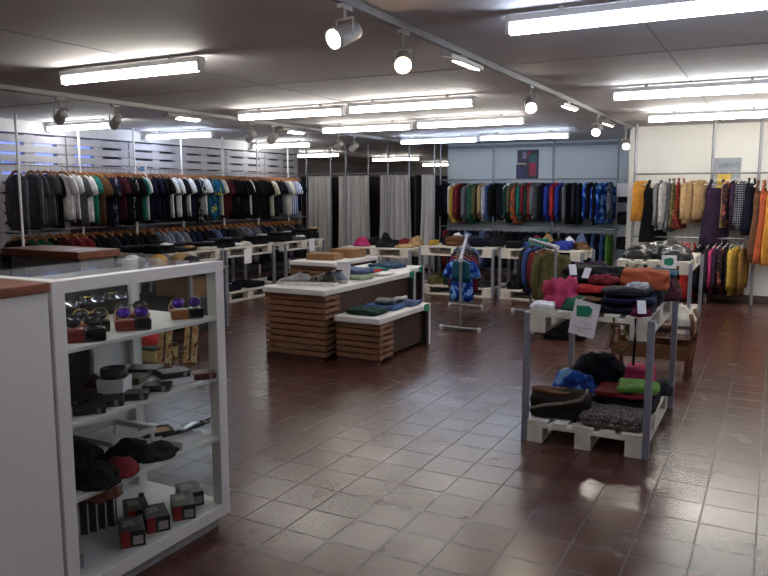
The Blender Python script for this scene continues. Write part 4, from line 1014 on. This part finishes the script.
# ------------------------------------------------------------------ glass display cabinet
VX0, VX1, VY0, VY1, VZ = -2.85, -2.25, 1.73, 2.655, 1.285
vcx, vcy = (VX0 + VX1) / 2, (VY0 + VY1) / 2
dc = thing('display_cabinet', 'white framed glass display cabinet in left foreground', 'display cabinet', (vcx, vcy, 0))
hx, hy, fw = (VX1 - VX0) / 2, (VY1 - VY0) / 2, 0.056
for sx in (-1, 1):
    for sy in (-1, 1):
        zt_ = VZ if sx == 1 else VZ - 0.012
        MB().box((sx * (hx - fw/2), sy * (hy - fw/2), (0.06 + zt_) / 2), (fw, fw, zt_ - 0.06), bev=0.003).build('post', CASE_WHITE, dc)
for nm, z0, z1 in (('bottom_frame', 0.06, 0.118), ('top_frame', VZ - 0.048, VZ)):
  fr = MB()
  for s in (-1, 1):
      if s == 1 or nm == 'bottom_frame': fr.box((s * (hx - fw/2), 0, (z0 + z1) / 2), (fw - 0.002, 2 * hy - 2 * fw + 0.004, z1 - z0), bev=0.002)
      if s == -1 or nm == 'bottom_frame': fr.box((0, s * (hy - fw/2), (z0 + z1) / 2), (2 * hx - 2 * fw + 0.004, fw - 0.002, z1 - z0), bev=0.002)
  fr.build(nm, CASE_WHITE, dc)
MB().box((0, 0, 0.105), (2 * hx - 2 * fw, 2 * hy - 2 * fw, 0.025)).build('base', CASE_WHITE, dc)
MB().box((0, 0, 0.03), (2 * hx - 0.08, 2 * hy - 0.08, 0.06)).build('plinth', mat('grey_plinth', (150, 148, 150), 0.5), dc)
SHZ = (1.03, 0.745, 0.455)
for z in SHZ:
    MB().box((0, 0.0, z - 0.009), (2 * hx - 0.016, 2 * hy - 2 * fw + 0.004, 0.018), bev=0.002).build('shelf', CASE_WHITE, dc)
MB().box((-hx + 0.01, 0, (0.118 + VZ - 0.048) / 2), (0.008, 2 * hy - 2 * fw, VZ - 0.17)).build('back_panel', CASE_WHITE, dc)
MB().box((0, -hy + 0.02, (0.118 + VZ - 0.048) / 2), (2 * hx - 2 * fw, 0.008, VZ - 0.17)).build('side_panel', CASE_WHITE, dc)
MB().box((0, hy - 0.012, (0.118 + VZ - 0.048) / 2), (2 * hx - 2 * fw, 0.005, VZ - 0.168)).build('side_glass', GLASS, dc)
MB().box((hx - 0.004, 0, (0.118 + VZ - 0.048) / 2), (0.004, 2 * hy - 2 * fw, VZ - 0.168)).build('front_glass', GLASS, dc)
MB().box((-fw/2 + 0.001, fw/2, VZ - 0.008), (2 * hx - fw, 2 * hy - fw, 0.006)).build('top_glass', GLASS, dc)
MB().box((hx - 0.012, -hy + fw + 0.012, 0.2), (0.012, 0.02, 0.05), bev=0.002).build('lock', GREY_METAL, dc)

REDBROWN = mat('red_brown_leather', (120, 40, 32), 0.4, var=0.2)
TANLEATHER = mat('tan_leather', (140, 84, 46), 0.4, var=0.2)
PURPLE = mat('purple_mirror_lens', (70, 30, 150), 0.08, metal=0.6, var=0.1)
SILVERLENS = mat('silver_mirror_lens', (120, 124, 140), 0.06, metal=0.9, var=0.05)
DARKLENS = mat('dark_lens', (22, 20, 34), 0.06, var=0.05)
GLOSSBLACK = mat('gloss_black_case', (16, 15, 18), 0.2, var=0.05)
GOLD = mat('gold_wire', (170, 140, 80), 0.3, metal=0.9)
def sunglasses(loc, rz, lens, rim, case, case2, label, clabel, tilt=0.5, s=1.0):
    c = thing('glasses_case', clabel, 'case', (loc[0], loc[1], loc[2]), rz, 'glasses cases in the cabinet'); 
    PS[0] += 1
    put('case_body', rounded(0.15 * s, 0.065 * s, 0.045 * s, PS[0], 1, 0.001), case, c)
    put('case_flap', rounded(0.075 * s, 0.068 * s, 0.047 * s, PS[0], 1, 0.001), case2, c, (0.037 * s, -0.003, 0.0))
    t = thing('sunglasses', label, 'sunglasses', (loc[0], loc[1], loc[2] + 0.046 * s), rz, 'sunglasses in the cabinet')
    R = Matrix.Rotation(-tilt, 4, 'X')
    for q in (-1, 1):
        rm = MB(); pts = []
        for k in range(21):
            a = 2 * math.pi * k / 20
            pts.append(R @ Vector((q * 0.036 + 0.029 * math.cos(a), 0, 0.028 + 0.025 * math.sin(a))))
        rm.tube(pts, 0.0028, 6, cap=False).build('rim', rim, t, smooth=True)
        ln = MB(); ln.lathe([(0.0001, 0.0), (.02, .0006), (.028, .002), (.028, .0035), (0.0001, .003)], n=20, axis=Matrix.Diagonal((1, 0.87, 1, 1)))
        M_ = R @ Matrix.Translation((q * 0.036, 0.0, 0.028)) @ Matrix.Rotation(math.pi / 2, 4, 'X')
        bmesh.ops.transform(ln.bm, matrix=M_, verts=ln.bm.verts[:])
        ln.build('lens', lens, t, smooth=True)
        MB().tube([R @ Vector((q * 0.066, 0, 0.036)), R @ Vector((q * 0.07, 0.06, 0.036)), R @ Vector((q * 0.066, 0.1, 0.022))], 0.0022, 6).build('temple', rim, t)
    MB().tube([R @ Vector((-0.009, 0, 0.034)), R @ Vector((0, 0, 0.038)), R @ Vector((0.009, 0, 0.034))], 0.0024, 6).build('bridge', rim, t)
ZS = SHZ[0] + 0.0005
FACE = math.radians(52)      # turned towards the shop floor
sunglasses((-2.34, 2.5, ZS), FACE, PURPLE, GOLD, TANLEATHER, GLOSSBLACK, 'purple mirrored sunglasses nearest the right post of the cabinet', 'tan and black glasses case nearest right post of the cabinet')
sunglasses((-2.34, 2.18, ZS), FACE, PURPLE, GOLD, REDBROWN, GLOSSBLACK, 'purple mirrored sunglasses in the middle of the top cabinet shelf', 'red-brown and black glasses case in middle of top cabinet shelf')
sunglasses((-2.47, 2.3, ZS), FACE, DARKLENS, BLACK, REDBROWN, GLOSSBLACK, 'dark sunglasses behind the middle pair on top cabinet shelf', 'red-brown glasses case behind the middle one on top cabinet shelf')
sunglasses((-2.46, 2.07, ZS), FACE, DARKLENS, GOLD, TANLEATHER, GLOSSBLACK, 'dark gold-rimmed sunglasses left of centre on top cabinet shelf', 'tan glasses case left of centre on top cabinet shelf')
sunglasses((-2.33, 1.92, ZS), FACE, DARKLENS, BLACK, REDBROWN, GLOSSBLACK, 'dark sunglasses by the left post, front row of top shelf', 'large red-brown glasses case by left post of the cabinet', s=1.15)
def tilted(y, x, label, lens, rz=FACE):
    t = thing('sunglasses_stand', label, 'stand', (x, y, ZS), rz, 'black stands at back of the top cabinet shelf')
    R = Matrix.Rotation(math.radians(-38), 4, 'X')
    MB().box(R @ Vector((0, 0, 0.08)), (0.15, 0.018, 0.16), rot=R, bev=0.006).build('back_board', GLOSSBLACK, t)
    MB().box((0, 0.045, 0.035), (0.14, 0.07, 0.07), bev=0.004).build('foot', BLACK, t)
    for q in (-1, 1):
        M_ = R @ Matrix.Translation((q * 0.035, -0.012, 0.09)) @ Matrix.Rotation(math.pi / 2, 4, 'X')
        ln = MB().lathe([(0.0001, 0.008), (.02, .007), (.03, .003), (.031, 0.0), (0.0001, 0)], n=20)
        bmesh.ops.transform(ln.bm, matrix=M_, verts=ln.bm.verts[:]); ln.build('lens', lens, t, smooth=True)
    MB().tube([R @ Vector((-.068, -.012, .1)), R @ Vector((0, -.016, .106)), R @ Vector((.068, -.012, .1))], 0.003, 6).build('brow_bar', GOLD, t)
for i, (y, x, ln) in enumerate(((1.98, -2.62, DARKLENS), (2.13, -2.71, SILVERLENS), (2.28, -2.72, SILVERLENS), (2.43, -2.73, SILVERLENS))):
    tilted(y, x, 'black stand with mirrored sunglasses at back of top shelf, %s from the left' % ORD[i], ln)
GC = 'goods on the cabinet shelves'
def slab(name, x, y, z, size, m, label, cat, rz=0.0, group=GC):
    t = thing(name, label, cat, (x, y, z), rz, group)
    MB().box((0, 0, size[2] / 2), size, bev=min(0.004, size[2] * 0.3)).build('body', m, t)
    return t
LEATHER = mat('black_leather', (30, 27, 29), 0.45, var=0.15)
DKBROWN = mat('dark_brown_leather', (54, 34, 30), 0.45, var=0.2)
Z2 = SHZ[1] + 0.0005
t = slab('white_box', -2.42, 2.14, Z2, (0.11, 0.11, 0.08), PAPER, 'white box with a black belt on it, second cabinet shelf', 'box', 0.5)
MB().box((0, 0, 0.07), (0.113, 0.113, 0.025), bev=0.002).build('lid', PAPER, t)
t = thing('rolled_belt', 'black rolled belt on the white box, second cabinet shelf', 'belt', (-2.42, 2.14, Z2 + 0.083), 0.4, GC)
b = MB(); 
b.lathe([(.02, 0), (.052, 0), (.056, .004), (.056, .036), (.052, .04), (.02, .04), (.02, 0)], n=24); b.build('coil', LEATHER, t, smooth=True)
MB().box((.03, -.045, .03), (.04, .012, .044), bev=.003).build('buckle', DARK_METAL, t)
def wallet(x, y, rz, m, lab, s=1.0, z=Z2):
    t = thing('wallet', lab, 'wallet', (x, y, z), rz, 'wallets on the second cabinet shelf')
    MB().box((0, 0, 0.007), (0.12 * s, 0.09 * s, 0.014), bev=0.004).build('lower_half', m, t)
    MB().box((0.002, 0, 0.0215), (0.118 * s, 0.088 * s, 0.013), bev=0.004).build('upper_half', m, t)
    MB().box((0.035 * s, -0.046 * s, 0.014), (0.016, 0.004, 0.02)).build('clasp', GREY_METAL, t)
wallet(-2.33, 2.16, 0.7, LEATHER, 'black wallet before the white box')
wallet(-2.33, 1.93, 0.9, LEATHER, 'black wallet nearest the left post')
wallet(-2.36, 2.04, 0.8, LEATHER, 'wide black wallet between left post and white box', 1.15)
wallet(-2.48, 1.97, 0.5, LEATHER, 'black wallet behind the front ones near left post')
wallet(-2.34, 2.3, 0.6, LEATHER, 'black wallet right of the white box')
wallet(-2.56, 2.34, 0.4, DKBROWN, 'dark brown long wallet behind the white phone box', 1.3)
wallet(-2.62, 2.5, 0.5, LEATHER, 'black wallet at the back right of second cabinet shelf', 1.3)
wallet(-2.5, 2.06, 0.6, DKBROWN, 'dark brown wallet between the purple bag and black wallets', 1.2)
wallet(-2.31, 2.55, 0.9, mat('oxblood_leather', (88, 28, 34), 0.45), 'oxblood red wallet nearest the right post')
t = slab('phone_box', -2.36, 2.42, Z2, (0.1, 0.16, 0.03), PAPER, 'flat white box under a black wallet, second cabinet shelf', 'box', -0.4)
wallet(-2.36, 2.42, 1.1, LEATHER, 'thin black wallet lying on the flat white box', 1.1, Z2 + 0.0305)
t = thing('purple_bag', 'dark purple bag standing at back left of second cabinet shelf', 'bag', (-2.64, 2.12, Z2), 0.6, GC)
PS[0] += 1
put('body', rounded(0.16, 0.08, 0.19, PS[0], 1, 0.004), mat('dark_purple_satin', (48, 40, 62), 0.4), t)
MB().tube([(-.05, 0, .18), (-.03, 0, .235), (.03, 0, .235), (.05, 0, .18)], 0.005).build('handle', BLACK, t)
heap('red_purse', 'maroon', (-2.58, 2.16, Z2), (0.11, 0.1, 0.07), 'round dark red purse behind the white box', GC, 0, 'purse', 0.3)
Z3 = SHZ[2] + 0.0005
t = thing('glass_tray', 'white framed glass tray on the third cabinet shelf', 'tray', (-2.6, 2.28, Z3 + 0.05), 0.0, GC)
fm = MB()
for s in (-1, 1):
    fm.box((s * .125, 0, .012), (.018, .26, .024), bev=.002); fm.box((0, s * .121, .012), (.232, .018, .024), bev=.002)
fm.build('frame', CASE_WHITE, t); MB().box((0, 0, .006), (.236, .226, .004)).build('pane', GLASS, t)
for sx in (-1, 1):
    for sy in (-1, 1): MB().box((sx * .118, sy * .118, -.025), (.014, .014, .05)).build('leg', CASE_WHITE, t)
t = slab('framed_card', -2.56, 2.5, Z3, (0.1, 0.13, 0.012), mat('tan_card', (176, 140, 96), 0.7), 'tan card in black frame on third cabinet shelf', 'card', -0.5)
fm = MB()
for s in (-1, 1):
    fm.box((s * .052, 0, .009), (.01, .142, .018)); fm.box((0, s * .068, .009), (.094, .01, .018))
fm.build('frame', BLACK, t)
t = slab('white_box', -2.36, 2.45, Z3, (0.13, 0.17, 0.035), PAPER, 'white box under the silver buckled belt, third cabinet shelf', 'box', 0.2)
t = thing('buckled_belt', 'black belt with silver buckle on white box by right post', 'belt', (-2.35, 2.49, Z3 + 0.036), 0.2, GC)
MB().tube([(-.07, -.1, .012), (-.02, -.03, .014), (.0, .03, .014), (.02, .1, .012), (.015, .14, .012)], 0.010).build('strap', LEATHER, t, smooth=True)
MB().box((-.005, .02, .026), (.03, .12, .008), bev=.002).build('buckle', CHROME, t)
b = MB(); b.tube([(.02 + .022 * math.cos(a * math.pi / 6), .12 + .022 * math.sin(a * math.pi / 6), .02 + .005 * math.sin(a)) for a in range(13)], .005, 6, cap=False); b.build('end_ring', BLACK, t, smooth=True)
GL3 = 'gloves and hats on the third cabinet shelf'
heap('glove', 'black', (-2.33, 1.93, Z3), (0.2, 0.16, 0.07), 'black gloves nearest the left post, third cabinet shelf', GL3, 0.3, 'gloves')
heap('woolly_hat', 'dark red', (-2.32, 2.06, Z3), (0.15, 0.15, 0.06), 'dark red woolly hat on the third cabinet shelf', GL3, 0.1, 'hat', 0.5)
heap('glove', 'black', (-2.42, 2.2, Z3), (0.2, 0.19, 0.07), 'black gloves in the middle of third cabinet shelf', GL3, 0.8, 'gloves')
heap('glove', 'charcoal', (-2.33, 2.28, Z3), (0.13, 0.18, 0.05), 'charcoal gloves right of the middle, third cabinet shelf', GL3, 0.2, 'gloves')
heap('glove', 'black', (-2.56, 1.98, Z3), (0.26, 0.26, 0.12), 'black gloves heaped at back left of third cabinet shelf', GL3, 0.2, 'gloves')
slab('grey_pouch', -2.37, 2.33, Z3, (0.09, 0.08, 0.03), mat('grey_felt', (130, 128, 128), 0.9), 'light grey pouch beside the charcoal gloves', 'pouch', 0.4)
ZB = 0.1185
def retail(x, y, rz, lab, z=ZB):
    t = thing('carton', lab, 'box', (x, y, z), rz, 'black and red cartons on the cabinet floor')
    MB().box((0, 0, 0.035), (0.1, 0.15, 0.07), bev=0.002).build('box_body', mat('printed_black_card', (30, 28, 32), 0.5), t)
    MB().box((-0.03, -0.0745, 0.035), (0.036, 0.004, 0.07)).build('red_end', mat('red_card', (150, 30, 36), 0.5), t)
    MB().box((0.02, -0.076, 0.03), (0.04, 0.003, 0.036)).build('end_label', mat('grey_label', (160, 150, 150), 0.7), t)
    MB().box((-0.012, 0.01, 0.0705), (0.05, 0.06, 0.002)).build('top_picture', mat('muted_print', (110, 104, 96), 0.6, var=0.4, scale=40), t)
retail(-2.36, 2.14, 0.9, 'black and red carton lying nearest the cabinet front, left one')
retail(-2.37, 2.29, 0.95, 'black and red carton lying just right of the nearest one')
retail(-2.5, 2.3, 0.95, 'black and red carton in the middle of cabinet floor')
retail(-2.35, 2.44, 0.85, 'black and red carton closest to the right post')
retail(-2.42, 2.56, 1.0, 'black and red carton behind the rightmost one')
for k in range(5):
    t = thing('upright_book', 'slim pale book standing in row on cabinet floor, %s from left' % ORD[k], 'book', (-2.64 + 0.012 * k, 2.04 + 0.038 * k, ZB), 0.3, 'slim books standing on the cabinet floor')
    MB().box((0, 0, 0.08), (0.11, 0.022, 0.16)).build('pages', PAPER, t)
    MB().box((0.004, 0.0125, 0.081), (0.114, 0.003, 0.164)).build('cover', mat('dark_cover', (70, 66, 70), 0.5), t)
    MB().box((0.004, -0.0125, 0.081), (0.114, 0.003, 0.164)).build('cover', mat('dark_cover', (70, 66, 70), 0.5), t)
heap('leather_gloves', mat('brown_white_leather', (120, 62, 50), 0.5, var=0.6, scale=30), (-2.55, 2.14, ZB + 0.165), (0.18, 0.17, 0.08), 'brown leather gloves heaped on the row of slim books', GC, 0.3, 'gloves')
t = thing('small_bottle', 'small bottle with black cap on the cabinet floor', 'bottle', (-2.55, 2.38, ZB), 0, GC)
MB().lathe([(0.0001, 0), (.018, 0), (.019, .004), (.019, .045), (.012, .055), (.012, .058), (0.0001, .058)], n=16).build('body', CHROME, t, smooth=True)
MB().lathe([(0.0001, .058), (.013, .058), (.013, .08), (0.0001, .081)], n=16).build('bottle_cap', BLACK, t, smooth=True)
slab('brown_block', -2.64, 1.88, ZB, (0.1, 0.09, 0.07), CARD, 'small brown box at back left of the cabinet floor', 'box', 0.2)

# ------------------------------------------------------------------ wooden bench with sheepskins behind the near shelf
bn = thing('wooden_bench', 'old brown wooden bench behind the nearest pallet shelf', 'bench', (-0.9, 6.9, 0))
OLDWOOD = mat('old_brown_wood', (104, 66, 40), 0.5, var=0.25, scale=5, stretch=(1, 8, 8))
for s in (-1, 1):
    for y in (-0.17, 0.17):
        MB().tube([(s * .3, y, 0), (s * .31, y, .15), (s * .335, y, .3), (s * .34, y, .46), (s * .315, y, .56)], [.022, .022, .02, .02, .018], 8).build('leg', OLDWOOD, bn, smooth=True)
    MB().box((s * .33, 0, .4), (.03, .32, .05)).build('side_rail', OLDWOOD, bn)
MB().box((0, -.17, .21), (.62, .022, .13), bev=.006).build('front_board', OLDWOOD, bn)
MB().box((0, .17, .21), (.62, .022, .13), bev=.006).build('back_board', OLDWOOD, bn)
MB().box((0, 0, .44), (.68, .38, .03), bev=.006).build('seat', OLDWOOD, bn)
WOOL = mat('cream_sheepskin', (206, 198, 182), 0.95, var=0.15, bump=0.6, bscale=50)
heap('sheepskin', WOOL, (-0.72, 6.98, 0.456), (0.3, 0.2, 0.14), 'cream sheepskin roll at the back of wooden bench, right end', None, 0, 'sheepskin', 0.5)
heap('sheepskin', WOOL, (-0.66, 6.78, 0.456), (0.18, 0.16, 0.1), 'small cream sheepskin at front right of the wooden bench', None, 0, 'sheepskin', 0.5)
heap('dark_bag', 'black', (-1.02, 6.9, 0.456), (0.32, 0.34, 0.1), 'dark cloth bag on left end of the wooden bench', None, 0, 'bag')
# patterned belt slung over the front of the near pallet
t = thing('patterned_belt', 'dark belt with yellow pattern hanging under front of nearest pallet shelf', 'belt', (-0.76, 4.49, 0.73))
MB().tube([(-.055, -.012, .125), (-.05, -.012, .03), (-.07, -.012, -.05), (.0, -.012, -.075), (.05, -.012, -.02), (.0, -.012, .06)], 0.009).build('strap', PATS['olive floral'], t, smooth=True)
MB().tube([(.07, -.012, .13), (.072, -.012, .0), (.068, -.012, -.15)], 0.008).build('strap_end', fabric((22, 22, 26)), t, smooth=True)

# ------------------------------------------------------------------ pictures and notices
a = at_y(515, 150, 14.56); b2 = at_y(538, 179, 14.56)
pw, phh = b2.x - a.x, a.z - b2.z
po = thing('poster', 'dark poster of colourful clothes on the pale back panels', 'poster', ((a.x + b2.x) / 2, 14.59, (a.z + b2.z) / 2))
MB().box((0.02, 0, 0), (pw * 0.9, 0.008, phh)).build('sheet', mat('dark_poster', (40, 44, 62), 0.6, var=0.3, scale=9), po)
for (x, z, w, h, c) in ((-.14, -.12, .22, .24, (44, 46, 92)), (-.12, .0, .2, .05, (196, 184, 160)), (.14, -.08, .16, .22, (150, 40, 72)), (.14, .1, .2, .14, (44, 92, 100)), (-.06, .16, .1, .12, (120, 116, 140)), (.05, .18, .08, .1, (130, 50, 70))):
    MB().box((x * pw / .56, -0.006, z * phh / .5), (w * pw / .56, 0.004, h * phh / .5)).build('picture_patch', mat('poster_ink_%d_%d_%d' % c, c, 0.6, var=0.3, scale=14), po)
a = at_y(713, 158, 11.98); b2 = at_y(739, 198, 11.98)
gs = thing('wall_sign', 'grey board sign with yellow sheet on the white right wall', 'sign', ((a.x + b2.x) / 2, 12.03, (a.z + b2.z) / 2))
gw, gh = b2.x - a.x, a.z - b2.z
MB().box((0, 0, 0), (gw, 0.03, gh), bev=0.003).build('board', mat('blue_grey_board', (150, 158, 168), 0.6), gs)
MB().box((-gw * .07, -0.018, -gh * .1), (gw * .5, 0.004, gh * .42)).build('yellow_sheet', mat('yellow_paper', (220, 186, 80), 0.7), gs)
tm = text_mesh('SAKKO', 0.09)
o = put('lettering', tm, mat('sign_letters', (92, 104, 122), 0.7), gs, (0.03, -0.0175, gh * .31), (math.pi / 2, 0, 0)); o.scale = (1.0, 1, 1)
p = at_y(687.5, 191, 12.03)
t = thing('small_picture', 'small grey-blue picture on the right wall among the dresses', 'picture', (p.x, 12.035, p.z))
MB().box((0, 0, 0), (0.14, 0.02, 0.16), bev=0.003).build('board', mat('slate_picture', (96, 106, 122), 0.6), t)
p = at_y(622, 190, 14.1)
tag(MB().box((0, 0, 0), (0.2, 0.004, 0.24)).build('paper_sign', PAPER, None, (p.x, 14.145, p.z)), 'white paper sign at right end of the jacket rail', 'sign')
p = at_x(145, 172, -8.9)
t = thing('paper_sign', 'white paper sign with blue print above the left shirts', 'sign', (-8.955, p.y, p.z + 0.02), 0.25)
MB().box((0, 0, 0), (0.16, 0.004, 0.22)).build('sheet', PAPER, t)
MB().box((0, -0.003, 0.03), (0.08, 0.002, 0.08)).build('blue_print', mat('blue_ink', (90, 140, 190), 0.7), t)
MB().tube([(0, 0.0, -0.1), (0, 0.01, -0.16)], 0.004, 5).build('clip', GREY_METAL, t)
